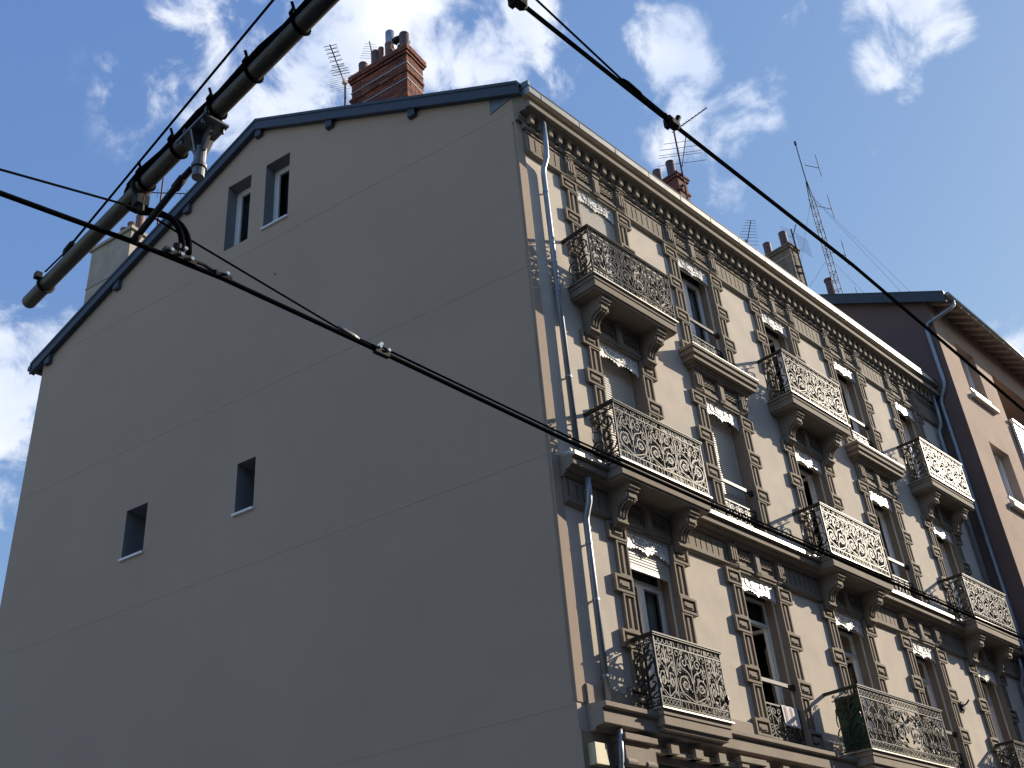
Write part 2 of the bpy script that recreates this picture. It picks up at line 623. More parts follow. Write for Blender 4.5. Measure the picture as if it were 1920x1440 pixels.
# thin render joints on the side wall
for z, s1 in ((5.04, SE), (8.29, SE), (11.38, SE), (14.53, 11.0)):
    m = MB()
    s0 = .02
    m.add([G(s0, -.004, z), G(s1, -.004, z), G(s1, -.004, z + .007), G(s0, -.004, z + .007), G(s0, .01, z), G(s1, .01, z), G(s1, .01, z + .007), G(s0, .01, z + .007)],
          [(0, 1, 2, 3), (0, 1, 5, 4), (3, 2, 6, 7)])
    m.build('render_joint', 'jointstrip', B)
m = MB()
vp = []
for k in range(10):
    a = 2 * PI * k / 10
    vp.append((5.06 + .02 * math.cos(a), 13.68 + .02 * math.sin(a)))
m.quad(*[G(a, -.006, b) for a, b in vp])
m.build('vent_plug', 'darksteel', B)

# back and far walls, floors: close the shell so that rooms stay dark
bx, by, _ = G(SE, 0, 0)
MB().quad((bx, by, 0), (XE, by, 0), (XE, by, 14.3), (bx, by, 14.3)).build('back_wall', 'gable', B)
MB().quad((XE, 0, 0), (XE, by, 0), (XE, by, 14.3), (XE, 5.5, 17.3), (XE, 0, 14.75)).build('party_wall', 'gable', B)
for z in (4.9, 8.1, 11.2, 13.95):
    MB().box(.35, XE - .01, .35, 5, z, z + .12).build('floor_slab', 'room', B)
MB().box(.6, XE - .02, 2.6, 2.7, 4.5, 13.9).build('partition', 'room', B)
sp = MB()
sp.add([G(.3, 1.6, 5), G(11, 1.6, 5), G(11, 1.6, 14.4), G(.3, 1.6, 14.4)], [(0, 1, 2, 3)])
sp.build('partition', 'room', B)

# corner strip (render of the side wall turning the corner)
MB().extr([(-.012, 5.07), (.05, 5.07), (.05, 14.30), (-.012, 14.30)], 0, .165, KX, 0).build('corner_strip', 'gable', B)

# ------------------------------------------------------------------ roof
RO = -.09
kz = .477


def rs(s):
    return 14.935 + kz * (s + .19) if s < 5.69 else 17.74 - .536 * (s - 5.69)


m = MB()
pk = G(5.69, RO, 17.74)
e0 = G(-.05, RO, rs(-.05))
e1 = G(11.7, RO, rs(11.7))
fr = [e0, (XE, e0[1], e0[2]), (XE, pk[1], 17.74), pk]
bk = [pk, (XE, pk[1], 17.74), (XE, e1[1], e1[2]), e1]
for p in (fr, bk):
    n = len(p)
    top = [Vector(q) for q in p]
    low = [q - Vector((0, 0, .1)) for q in top]
    m.add(top + low, [tuple(range(n)), tuple(range(n, 2 * n))[::-1]] + [(i, (i + 1) % n, n + (i + 1) % n, n + i) for i in range(n)])
RF = m.build('roof', 'tile', B)
# verge board, two lengths, plus purlin ends


def verge(sa, sb, name):
    m = MB()
    up, dn = .02, -.235
    for (o0, o1, a, b) in ((RO - .03, RO, up, dn), (RO - .045, RO - .03, up + .015, up - .05), (RO, RO + .2, up - .02, up + .02), (RO, -.003, dn + .02, dn + .06)):
        m.add([G(sa, o0, rs(sa) + b), G(sb, o0, rs(sb) + b), G(sb, o1, rs(sb) + b), G(sa, o1, rs(sa) + b),
               G(sa, o0, rs(sa) + a), G(sb, o0, rs(sb) + a), G(sb, o1, rs(sb) + a), G(sa, o1, rs(sa) + a)],
              [(0, 3, 2, 1), (4, 5, 6, 7), (0, 1, 5, 4), (1, 2, 6, 5), (2, 3, 7, 6), (3, 0, 4, 7)])
    m.build(name, 'slate', RF)


verge(-.20, 5.69, 'verge_board')
verge(5.691, 11.72, 'verge_board')
for s in (1.95, 3.82, 5.64, 7.5, 9.37, 11.25):
    z = min(rs(s - .09), rs(s + .09)) - .235
    m = MB()
    gb(m, s - .075, s + .075, RO, -.002, z - .12, z + .1)
    m.build('purlin_end', 'slate', RF)
# zinc flashing at the foot of the verge and eave stop
m = MB()
m.add([G(.42, -.012, 14.68), G(-.33, -.012, 14.90), G(-.33, -.012, 15.0), G(.42, -.012, 15.03),
       G(.42, .05, 14.68), G(-.33, .05, 14.90), G(-.33, .05, 15.0), G(.42, .05, 15.03)],
      [(0, 1, 2, 3), (0, 1, 5, 4), (3, 2, 6, 7), (1, 2, 6, 5), (0, 3, 7, 4)])
m.build('flashing', 'zincblue', RF)
# gutter end at the back eave
m = MB()
pp = []
for k in range(9):
    a = PI + PI * k / 8
    pp.append((.07 * math.cos(a), .07 * math.sin(a)))
ex = G(11.74, RO - .04, rs(11.7) - .1)
m.tube([(ex[0], ex[1], ex[2]), (XE, ex[1], ex[2])], .07, 10)
m.build('back_gutter', 'slate', RF)

# ------------------------------------------------------------------ main cornice
prof = [(0, 14.30), (-.07, 14.30), (-.07, 14.33), (-.10, 14.36), (-.10, 14.43), (-.22, 14.43), (-.22, 14.46), (-.29, 14.46), (-.305, 14.475), (-.305, 14.555), (-.29, 14.57),
        (-.20, 14.575), (-.18, 14.60), (-.18, 14.68), (-.25, 14.73), (0, 14.73)]
MB().extr(prof, 0, XE, KX, 0).build('main_cornice', 'trim', B)
# bed mouldings that stop short of the corner
MB().extr([(0, 14.175), (-.085, 14.175), (-.105, 14.195), (-.105, 14.225), (-.085, 14.235), (-.085, 14.30), (0, 14.30)], .13, XE).build('bed_moulding', 'trim', B)
GT = MB().extr([(0, 14.731), (-.27, 14.731), (-.325, 14.745), (-.325, 14.875), (-.30, 14.89), (-.04, 15.0), (0, 15.0)], 0, XE, KX, 0).build('gutter', 'zinc', B)
x = .35
while x < XE:
    MB().box(x, x + .012, -.331, -.2, 14.745, 14.885).build('gutter_strap', 'zinc', GT)
    x += .93
m = MB().extr([(-.331, 14.872), (-.331, 14.897), (-.29, 14.897), (-.29, 14.872)], 0, XE, KX, 0)
m.build('gutter_bead', 'slate', GT)
mdl = MB()
mdl.extr([(-.10, 14.428), (-.185, 14.428), (-.185, 14.26), (-.175, 14.25), (-.14, 14.25), (-.086, 14.29)], -.042, .042)
mdl.box(-.052, .052, -.20, -.10, 14.405, 14.4285)
mdm = mdl.mesh('modillion', 'trim')
x = .23
while x < XE - .1:
    place(mdm, 'modillion', B, (x, 0, 0))
    x += .2215

# ------------------------------------------------------------------ quoin pieces round the windows


def frame_piece(w, h, dep, rim, inner, name):
    m = MB()
    bd = dep * .22
    m.box(0, w, -bd, 0, 0, h)
    m.box(0, w, -dep, -bd, h - rim, h)
    m.box(0, w, -dep, -bd, 0, rim)
    m.box(0, rim, -dep, -bd, rim, h - rim)
    m.box(w - rim, w, -dep, -bd, rim, h - rim)
    if inner == 'block':
        a, b, c, d = w * .26, w * .80, h * .30, h * .70
        m.box(a, b, -dep * .78, -bd, c, d)
        m.box(a + .02, b - .02, -dep * 1.0, -dep * .78, c + .018, c + .045)
    else:
        m.box(w * .42, w * .60, -dep * .9, -bd, rim, h - rim * 2.2)
    return m.mesh(name, 'trim')


BW, SW, BH = .365, .235, .235
qblock = frame_piece(BW, BH, .064, .034, 'block', 'quoin_block')
strips = {}
for f, (zb, zt, T, p) in FL.items():
    strips[f] = frame_piece(SW, p - BH - .002, .054, .028, 'strip', 'quoin_strip')
    zl = T - 3 * p - BH
    strips[(f, 'low')] = frame_piece(SW, zl - zb - .02, .054, .028, 'strip', 'quoin_strip')
for f, (zb, zt, T, p) in FL.items():
    for c in bays:
        for sd in (-1, 1):
            for k in range(4):
                z = T - k * p - BH
                x = c + HW if sd > 0 else c - HW - BW
                place(qblock, 'quoin_block', B, (x, -.001, z))
                xs = c + HW if sd > 0 else c - HW - SW
                if k < 3:
                    place(strips[f], 'quoin_strip', B, (xs, -.001, z - (p - BH) + .001))
                else:
                    place(strips[(f, 'low')], 'quoin_strip', B, (xs, -.001, zb + .01))

# ------------------------------------------------------------------ window heads: lintel, scallop panels, key, brackets


def scallop(w, name):
    m = MB()
    m.box(-w / 2, w / 2, -.028, 0, 0, .345)
    for a, b, c, d in ((-w / 2, w / 2, .32, .345), (-w / 2, w / 2, 0, .03), (-w / 2, -w / 2 + .022, .03, .32), (w / 2 - .022, w / 2, .03, .32)):
        m.box(a, b, -.06, -.028, c, d)
    n = 4
    for i in range(n):
        cx = -w / 2 + .035 + (w - .07) * (i + .5) / n
        r = (w - .07) / n * .5
        ring = [(cx + r * .82 * math.cos(2 * PI * k / 14), .215 + r * .95 * math.sin(2 * PI * k / 14)) for k in range(14)]
        m.flat(ring, .016, .03, -.042, True)
        low = [(cx + r * math.cos(PI + PI * k / 8), .165 + r * .9 * math.sin(PI + PI * k / 8)) for k in range(9)]
        m.flat(low, .018, .03, -.042)
        m.flat([(cx - .012, .215), (cx + .012, .215)], .024, .02, -.04)
    return m.mesh(name, 'trim')


scm = scallop(.40, 'scallop_panel')
lint = MB().extr([(.0, 0), (-.05, 0), (-.05, .03), (-.072, .045), (-.072, .08), (-.05, .09), (0, .09)], -HW - .001, HW + .001).mesh('lintel', 'trim')
brk = MB()
brk.extr([(0, 0), (-.05, 0), (-.07, .03), (-.07, .05), (-.085, .06), (-.085, .30), (-.10, .31), (-.10, .33), (-.085, .335), (-.09, .40), (-.115, .42), (-.115, .455), (0, .455)], -.10, .10)
for dx in (-.06, 0, .06):
    brk.box(dx - .016, dx + .016, -.112, -.085, .085, .285)
ring = [(.05 * math.cos(2 * PI * k / 12), .368 + .028 * math.sin(2 * PI * k / 12)) for k in range(12)]
brk.flat(ring, .014, .03, -.095, True)
brm = brk.mesh('bracket', 'trim')
key = MB()
key.extr([(0, -.015), (-.08, -.015), (-.09, .01), (-.09, .33), (-.08, .36), (0, .36)], -.075, .075)
key.box(-.085, .085, -.105, 0, .36, .40)
key.box(-.05, .05, -.10, -.09, .03, .30)
kym = key.mesh('keystone', 'trim')
for f, (zb, zt, T, p) in FL.items():
    for i, c in enumerate(bays):
        place(lint, 'lintel', B, (c, 0, zt))
        for sd in (-1, 1):
            place(scm, 'scallop_panel', B, (c + sd * .295, -.002, zt + .092))
        place(kym, 'keystone', B, (c, -.004, zt + .04))
        if not (f in (2, 3) and i in (0, 2, 4)):
            for sd in (-1, 1):
                place(brm, 'bracket', B, (c + sd * .645, -.003, zt + .035))
        if f == 4:
            for sd in (-1, 1):
                MB().box(c + sd * .645 - .135, c + sd * .645 + .135, -.135, 0, zt + .49, zt + .535).build('bracket_cap', 'trim', B)
            MB().box(c - .12, c + .12, -.13, 0, zt + .495, zt + .53).build('bracket_cap', 'trim', B)

# slotted frieze between the bays (top storey and under the middle cornice)


def frieze(x0, x1, z0, h, name='slotted_frieze'):
    m = MB()
    d0, d1 = -.03, -.055
    m.box(x0, x1, d0, 0, z0, z0 + h)
    m.extr([(0, z0 - .05), (-.045, z0 - .05), (-.07, z0 - .025), (-.07, z0), (0, z0)], x0, x1)
    m.box(x0, x1, -.075, d0, z0 + h - .03, z0 + h)
    w = x1 - x0
    cuts = []
    n = max(1, int(round(w / .15)))
    xs = [x0 + w * (k + .5 + (random.random() - .5) * .25) / n for k in range(n)]
    a = x0
    for xx in xs:
        m.box(a, xx - .013, d1, d0, z0, z0 + h - .03)
        a = xx + .013
    m.box(a, x1, d1, d0, z0, z0 + h - .03)
    for xx in xs:
        m.box(xx - .013, xx + .013, d1, d0, z0, z0 + .05)
        m.box(xx - .013, xx + .013, d1, d0, z0 + h - .08, z0 + h - .03)
    m.build(name, 'trim', B)


edges = [.17] + sum([[c - .76, c + .76] for c in bays], []) + [XE - .02]
for a, b in zip(edges[0::2], edges[1::2]):
    frieze(a, b, 13.745, .40)
    frieze(a, b, 7.665, .345)

# ------------------------------------------------------------------ middle cornice and lower ledge
MB().extr([(0, 7.98), (-.07, 7.98), (-.07, 8.0), (-.11, 8.02), (-.11, 8.05), (-.20, 8.06), (-.20, 8.08), (-.255, 8.085), (-.255, 8.16), (-.24, 8.175), (-.24, 8.185), (-.305, 8.20), (-.305, 8.248), (0, 8.262)], .14, XE).build('middle_cornice', 'trim', B, bevel=.004)
MB().extr([(0, 4.74), (-.10, 4.74), (-.12, 4.78), (-.24, 4.79), (-.25, 4.80), (-.25, 4.93), (-.235, 4.945), (-.235, 4.955), (-.30, 4.975), (-.30, 5.03), (0, 5.06)], .15, XE).build('lower_ledge', 'plinth', B, bevel=.005)
lx = MB().extr([(-.307, 8.199), (-.307, 8.256), (-.19, 8.262), (-.19, 8.25), (-.30, 8.2)], .138, XE)
lx.build('cornice_capping', 'zinc', B)
# plinth course at the foot of the second storey wall
edges2 = [.17] + sum([[c - HW - SW - .01, c + HW + SW + .01] for c in bays], []) + [XE - .02]
for a, b in zip(edges2[0::2], edges2[1::2]):
    MB().extr([(0, 5.05), (-.04, 5.05), (-.04, 5.28), (-.02, 5.30), (0, 5.30)], a, b).build('plinth_course', 'plinth', B)

# ------------------------------------------------------------------ ironwork


def leafp(m, x, z, a, L, w=.028):
    ca, sa = math.cos(a), math.sin(a)
    pts = [(0, 0), (L * .45, w), (L, 0), (L * .45, -w)]
    P = [(x + p * ca - q * sa, z + p * sa + q * ca) for p, q in pts]
    vs = [(px, -.009, pz) for px, pz in P] + [(px, .006, pz) for px, pz in P]
    cx, cz = x + L * .45 * ca, z + L * .45 * sa
    vs += [(cx, -.022, cz)]
    m.add(vs, [(0, 1, 8), (1, 2, 8), (2, 3, 8), (3, 0, 8), (7, 6, 5, 4), (0, 4, 5, 1), (1, 5, 6, 2), (2, 6, 7, 3), (3, 7, 4, 0)])


BAR, DEP = .0145, .018


def panel_a(w, h, kind='A'):
    """one bay of lyre scrollwork, x centred, z from 0"""
    m = MB()
    hb, ht = .125 * h, .86 * h
    for z in (.012, hb, ht):
        m.flat([(-w / 2, z), (w / 2, z)], .016, .02)
    for z, n in ((hb * .55, 5), ((ht + h) / 2 - .005, 4)):
        r = w / n * .40
        rr = min(r, (hb if z < h / 2 else h - ht) * .42)
        for i in range(n):
            cx = -w / 2 + w * (i + .5) / n
            sg = 1 if i % 2 else -1
            if kind == 'B' or z < h / 2:
                m.flat([(cx + rr * math.cos(2 * PI * k / 12), z + rr * math.sin(2 * PI * k / 12)) for k in range(12)], .009, .014, 0, True)
            else:
                m.flat(spiral(cx, z, rr * 1.15, PI if sg > 0 else 0, 1.4, -sg, 14), .010, DEP)
    H = ht - hb
    z0 = hb
    s = w / .66
    t = H / .62
    for sd in (-1, 1):
        X = lambda q: sd * q * s
        Zf = lambda q: z0 + q * t

        def pa(p):
            return [(sd * a * s, z0 + b * t) for a, b in p]
        # big lower volute
        p = bez((.012, .02), (.04, .03), (.09, .04), (.165, .075)) + spiral(.165, .205, .13, -PI / 2, 1.7, 1, 26, .12)[1:]
        m.flat(pa(p), BAR, DEP)
        # upper volute
        p = bez((.015, .24), (.03, .33), (.06, .36), (.14, .385)) + spiral(.14, .475, .092, -PI / 2, 1.6, 1, 22, .15)[1:]
        m.flat(pa(p), BAR, DEP)
        # outer S stem to the corners
        p = spiral(.265, .55, .05, PI * .9, 1.1, -1, 12, .2)[::-1] + bez((.215, .56), (.29, .46), (.325, .36), (.30, .2), 8) + bez((.30, .2), (.28, .10), (.22, .04), (.12, .015), 6)
        m.flat(pa(p), .011, DEP)
        # small inner curl
        p = bez((.0, .42), (.02, .5), (.03, .55), (.06, .57)) + spiral(.06, .545, .03, PI / 2, 1.0, -1, 10, .3)
        m.flat(pa(p), .010, DEP)
        m.flat(pa(spiral(.285, .075, .04, PI, 1.2, 1, 12, .2)), .010, DEP)
        for (cx_, cz_, r_, a_, sg_) in ((.055, .175, .045, -PI / 2, -1), (.05, .44, .04, PI, 1), (.255, .36, .045, PI / 2, 1), (.235, .44, .03, 0, -1), (.165, .205, .065, 0, -1), (.12, .30, .035, 0, 1), (.17, .575, .035, PI, -1)):
            m.flat(pa(spiral(cx_, cz_, r_, a_, 1.3, sg_, 12, .2)), .012, DEP)
        for (lx_, lz, la, L) in ((.13, .10, .2, .10), (.19, .30, 1.5, .09), (.10, .52, 1.0, .09), (.29, .25, 1.7, .09), (.23, .55, .4, .07), (.28, .50, 2.4, .08)):
            leafp(m, sd * lx_ * s, z0 + lz * t, la if sd > 0 else PI - la, L * s, .022)
        for (lx_, lz, la, L) in ((.05, .09, .9, .12), (.09, .31, .6, .10), (.04, .36, 1.2, .13), (.22, .33, 2.2, .09), (.25, .44, 1.9, .09), (.20, .04, .4, .09), (.02, .14, 1.3, .11)):
            a = la if sd > 0 else PI - la
            leafp(m, sd * lx_ * s, z0 + lz * t, a, L * s, .022)
    m.flat([(0, z0), (0, z0 + H)], .012, DEP)
    return m


def panel_c(w, h):
    """dense narrow lyres with rings, large centre medallion"""
    m = MB()
    hb, ht = .13 * h, .85 * h
    for z in (.012, hb, ht):
        m.flat([(-w / 2, z), (w / 2, z)], .016, .02)
    n = int(w / .105)
    for i in range(n):
        cx = -w / 2 + w * (i + .5) / n
        for z, rr in ((hb * .55, .036), ((ht + h) / 2, .036)):
            m.flat([(cx + rr * math.cos(2 * PI * k / 10), z + rr * math.sin(2 * PI * k / 10)) for k in range(10)], .010, .014, 0, True)
    H = ht - hb
    k7 = 9
    for i in range(k7):
        cx = -w / 2 + w * (i + .5) / k7
        big = abs(cx) < w * .19
        if big:
            continue
        q = w / k7 * .5
        for sd in (-1, 1):
            m.flat([(cx + sd * a, hb + b) for a, b in bez((.0, .0), (q * .9, .05), (q * 1.1, H * .35), (q * .35, H * .5), 8)] + [(cx + sd * a, b) for a, b in spiral(q * .42, hb + H * .58, q * .45, -PI / 2, 1.4, 1, 14)], .011, DEP)
            m.flat([(cx + sd * a, b) for a, b in spiral(q * .48, hb + H * .22, q * .4, -PI / 2, 1.5, 1, 14)], .011, DEP)
            m.flat([(cx + sd * a, b) for a, b in bez((0, hb + H * .5), (.0, hb + H * .7), (q * .3, hb + H * .8), (q * .8, hb + H * .80), 6)] + [(cx + sd * a, b) for a, b in spiral(q * .6, hb + H * .88, q * .36, -PI / 2, 1.3, 1, 12)], .011, DEP)
            leafp(m, cx + sd * .01, hb + H * .45, PI / 2 - sd * .7, .1, .02)
            leafp(m, cx + sd * .02, hb + H * .12, PI / 2 - sd * .8, .09, .02)
    for sd in (-1, 1):
        s = w * .19 / .33
        m.flat([(sd * a * s, hb + b * H / .62) for a, b in bez((.012, .02), (.04, .03), (.09, .04), (.165, .055)) + spiral(.165, .235, .16, -PI / 2, 1.9, 1, 30, .1)[1:]], .016, .02)
        m.flat([(sd * a * s, hb + b * H / .62) for a, b in bez((.0, .25), (.03, .36), (.06, .40), (.15, .40)) + spiral(.15, .49, .10, -PI / 2, 1.6, 1, 22, .12)[1:]], .016, .02)
        m.flat([(sd * a * s, hb + b * H / .62) for a, b in bez((.33, .0), (.36, .2), (.36, .4), (.30, .62), 8)], .013, .018)
        for (cx_, cz_, r_, a_, sg_) in ((.27, .52, .055, PI, 1), (.05, .55, .045, 0, 1), (.29, .33, .05, PI / 2, 1), (.05, .33, .045, -PI / 2, -1), (.28, .05, .045, PI, -1), (.165, .235, .075, 0, -1)):
            m.flat([(sd * a * s, hb + b * H / .62) for a, b in spiral(cx_, cz_, r_, a_, 1.5, sg_, 16, .15)], .013, .018)
        for (lx_, lz, la, L) in ((.14, .13, .3, .13), (.2, .36, 2.0, .13), (.12, .44, .9, .12), (.24, .2, 1.2, .12), (.1, .02, .5, .12), (.30, .55, 2.3, .1)):
            leafp(m, sd * lx_ * s, hb + lz * H / .62, la if sd > 0 else PI - la, L, .026)
        for (lx_, lz, la, L) in ((.05, .09, .9, .14), (.09, .31, .6, .12), (.04, .40, 1.2, .15), (.25, .44, 1.9, .12), (.28, .1, 1.4, .12)):
            leafp(m, sd * lx_ * s, hb + lz * H / .62, la if sd > 0 else PI - la, L, .026)
    return m


def side_panel(w, h):
    """return panel: x runs from the front post (0) back to the wall (w); loose scrolled end towards the wall"""
    m = MB()
    hb, ht = .12 * h, .87 * h
    m.flat([(0, .012), (w, .012)], .016, .02)
    m.flat([(0, ht), (w * .9, ht)], .014, .02)
    m.flat([(0, hb), (w * .7, hb)], .014, .02)
    for i in range(4):
        cx = w * (i + .5) / 4.4
        m.flat(spiral(cx, (ht + h) / 2 - .004, .035, 0, 1.3, 1 if i % 2 else -1, 12), .010, DEP)
    for i in range(3):
        cx = w * (i + .5) / 4
        m.flat(spiral(cx, hb * .5, .035, 0, 1.3, 1 if i % 2 else -1, 12), .010, DEP)
    c = w * .48
    H = ht - hb
    for sd in (-1, 1):
        q = w * .40
        m.flat([(c + sd * a, hb + b) for a, b in bez((0, .0), (q * .3, .02), (q * .5, .03), (q * .55, .05), 6)] + [(c + sd * a, b) for a, b in spiral(q * .55, hb + H * .26, H * .2, -PI / 2, 1.6, 1, 22, .12)], BAR, DEP)
        m.flat([(c + sd * a, hb + b) for a, b in bez((0, H * .35), (.01, H * .5), (q * .2, H * .58), (q * .5, H * .6), 6)] + [(c + sd * a, b) for a, b in spiral(q * .5, hb + H * .76, H * .15, -PI / 2, 1.5, 1, 20, .15)], BAR, DEP)
        m.flat([(c + sd * a, hb + b) for a, b in bez((q * .2, H * .98), (q * .8, H * .9), (q * 1.15, H * .6), (q * .95, H * .42), 8)], .011, DEP)
        for (z, la, L) in ((.1, .8, .13), (.32, .7, .12), (.5, 1.0, .14), (.75, 1.1, .12), (.9, .6, .1)):
            leafp(m, c + sd * .02, hb + H * z, la if sd > 0 else PI - la, L, .026)
    m.flat([(c, hb), (c, ht)], .012, DEP)
    return m


def handrail(m, x0, x1, yf, z):
    for (w, a, b) in ((.026, -.038, -.018), (.036, -.018, -.004), (.022, -.004, .006)):
        m.box(x0 - w, x1 + w, yf - w, yf + w, z + a, z + b)
        m.box(x0 - w, x0 + w, yf + w, 0, z + a, z + b)
        m.box(x1 - w, x1 + w, yf + w, 0, z + a, z + b)


PA = panel_a(.66, .875).mesh('railing_panel', 'iron')
PB1 = panel_a(.35, .89, 'B').mesh('railing_panel', 'iron')
PB2 = panel_a(.66, .89, 'B').mesh('railing_panel', 'iron')
PC = panel_c(2.70, .88).mesh('railing_panel', 'irongreen')
SA = side_panel(.47, .875).mesh('side_railing', 'iron')
SB = side_panel(.34, .89).mesh('side_railing', 'iron')
SC = side_panel(.50, .88).mesh('side_railing', 'irongreen')

console = MB().extr([(0, 0), (-.43, 0), (-.43, -.06), (-.40, -.075), (-.40, -.10), (-.36, -.11), (-.355, -.20), (-.33, -.215), (-.26, -.225), (-.20, -.27), (-.165, -.33), (-.15, -.40), (-.15, -.44), (-.165, -.45), (-.165, -.475), (-.13, -.49), (-.10, -.53), (0, -.53)], -.11, .11)
console.box(-.075, .075, -.37, -.355, -.185, -.125)
for dx in (-.06, 0, .06):
    console.tube([(dx, -.345 + .0, -.215), (dx, -.27, -.235), (dx, -.21, -.28), (dx, -.175, -.335), (dx, -.16, -.40)], .018, 6)
cons_m = console.mesh('console', 'trim')


def balcony(c, zt, hw, yf, front, side, rail_h, slab_mat, iron, consoles=True, thick=True, plate='zinc'):
    """zt: top of the slab"""
    yo = yf - .035
    a, b = c - hw - .035, c + hw + .035
    m = MB()

    def ring(y0, dx, z0, z1):
        m.box(a + dx, b - dx, y0, -.001, z0, z1)
    ring(yo + .03, .03, zt - .085, zt - .018)
    if thick:
        ring(yo + .045, .045, zt - .115, zt - .0852)
        ring(yo + .035, .035, zt - .215, zt - .1152)
        ring(yo + .06, .06, zt - .245, zt - .2152)
    else:
        ring(yo + .045, .045, zt - .20, zt - .0852)
        ring(yo + .08, .08, zt - .245, zt - .2002)
    sl = m.build('balcony', slab_mat, B, bevel=.005)
    MB().box(a, b, yo, -.002, zt - .0178, zt).build('edge_plate', plate, sl)
    n = len(front)
    tot = sum(w for _, w in front)
    x = c - tot / 2
    for me, w in front:
        place(me, 'railing_panel', sl, (x + w / 2, yf, zt + .02))
        x += w
    x = c - tot / 2
    posts = [x]
    for me, w in front:
        x += w
        posts.append(x)
    for i, px_ in enumerate(posts):
        t = .014 if 0 < i < n else .02
        MB().box(px_ - t / 2, px_ + t / 2, yf - t / 2 - .002, yf + t / 2 + .002, zt, zt + rail_h - .03).build('post', iron, sl)
    for sd in (-1, 1):
        place(side, 'side_railing', sl, (c + sd * tot / 2, yf, zt + .02), PI / 2)
    hm = MB()
    handrail(hm, c - tot / 2, c + tot / 2, yf, zt + rail_h)
    hm.build('handrail', iron, sl)
    if consoles:
        for sd in (-1, 1):
            place(cons_m, 'console', sl, (c + sd * .665, -.001, zt - .246))
    return sl


fA = [(PA, .66)] * 3
for i in (0, 2, 4):
    balcony(bays[i], 11.36, .99, -.50, fA, SA, .90, 'trim', 'iron')
    balcony(bays[i], 8.275, .99, -.50, fA, SA, .90, 'trim', 'iron')
for i in (0, 4):
    balcony(bays[i], 5.075, .70, -.375, [(PB1, .36), (PB2, .68), (PB1, .36)], SB, .92, 'plinth', 'iron', False, False)
b3 = balcony(bays[2], 5.105, 1.36, -.55, [(PC, 2.72)], SC, .935, 'plinth', 'irongreen', False, False)
# consoles below the large balcony
# sill cornices over the third storey windows (bays 2 and 4)
for i in (1, 3):
    c = bays[i]
    m = MB()
    for (y0, hwid, z0, z1) in ((-.30, .96, 11.345, 11.392), (-.275, .935, 11.255, 11.345), (-.255, .915, 11.235, 11.2549), (-.24, .90, 11.165, 11.2349), (-.17, .84, 11.13, 11.1649), (-.13, .80, 11.09, 11.1299)):
        m.box(c - hwid, c + hwid, y0, -.001, z0, z1)
    sc_ = m.build('sill_cornice', 'trim', B, bevel=.004)
    MB().box(c - .965, c + .965, -.306, -.01, 11.3925, 11.405).build('sill_capping', 'zinc', sc_)

# ------------------------------------------------------------------ window furniture


def lambrequin_mesh():
    cu = bpy.data.curves.new('lambrequin', 'CURVE')
    cu.dimensions = '2D'
    cu.fill_mode = 'BOTH'
    cu.extrude = .006

    def poly(pts):
        sp = cu.splines.new('POLY')
        sp.points.add(len(pts) - 1)
        for k, (a, b) in enumerate(pts):
            sp.points[k].co = (a, b, 0, 1)
        sp.use_cyclic_u = True
    w = .49
    low = []
    N = 120
    for k in range(N + 1):
        t = -1 + 2 * k / N
        x = t * w
        at = abs(t)
        z = -.205 - .022 * math.cos(at * PI * 2.4) - .040 * abs(math.sin(at * PI * 7.5))
        if at < .085:
            z = -.29 + .6 * at
        if at > .87:
            z = -.245 - .055 * math.sin((at - .87) / .13 * PI * 2) ** 2
        low.append((x, z))
    poly([(-w, 0)] + low + [(w, 0)])

    def tear(x, z, L, wd, a):
        pts = []
        for k in range(10):
            q = 2 * PI * k / 10
            px_, pz = L * math.cos(q), wd * math.sin(q) * (1 - .45 * math.cos(q))
            pts.append((x + px_ * math.cos(a) - pz * math.sin(a), z + px_ * math.sin(a) + pz * math.cos(a)))
        poly(pts)
    for sd in (-1, 1):
        for k in range(7):
            cx = .045 + k * .066
            tear(sd * cx, -.035, .020, .012, .8 * sd)
        for k in range(6):
            cx = .065 + k * .072
            tear(sd * cx, -.085, .024, .013, (1.9 + .5 * (k % 2)) * sd)
        for k in range(5):
            cx = .06 + k * .082
            tear(sd * cx, -.140, .020, .011, (.5 + (k % 3) * .6) * sd)
        tear(sd * .455, -.19, .02, .010, PI / 2)
        tear(sd * .25, -.172, .012, .009, PI / 2)
    tear(0, -.11, .028, .013, PI / 2)
    tear(0, -.19, .030, .012, PI / 2)
    o = bpy.data.objects.new('tmp', cu)
    COL.objects.link(o)
    dg = bpy.context.evaluated_depsgraph_get()
    me = bpy.data.meshes.new_from_object(o.evaluated_get(dg))
    bpy.data.objects.remove(o)
    bpy.data.curves.remove(cu)
    me.name = 'lambrequin'
    me.transform(Matrix.Rotation(PI / 2, 4, 'X'))
    # raised scrolls on the sheet
    m = MB()
    for sd in (-1, 1):
        for cx, cz, r in ((.12, -.10, .055), (.27, -.09, .05), (.40, -.11, .055)):
            m.flat([(sd * a, b) for a, b in spiral(cx, cz, r, -PI / 2, 1.5, 1, 16)], .010, .012, -.012)
        m.flat([(sd * a, b) for a, b in bez((.02, -.2), (.1, -.16), (.2, -.19), (.30, -.15))], .010, .012, -.012)
    m.flat([(-.49, -.008), (.49, -.008)], .016, .014, -.013)
    bm = bmesh.new()
    bm.from_mesh(me)
    t = m.mesh('t', 'lambre')
    bm.from_mesh(t)
    bm.to_mesh(me)
    bm.free()
    bpy.data.meshes.remove(t)
    me.materials.clear()
    me.materials.append(MT['lambre'])
    for p in me.polygons:
        p.material_index = 0
    return me


LAM = lambrequin_mesh()


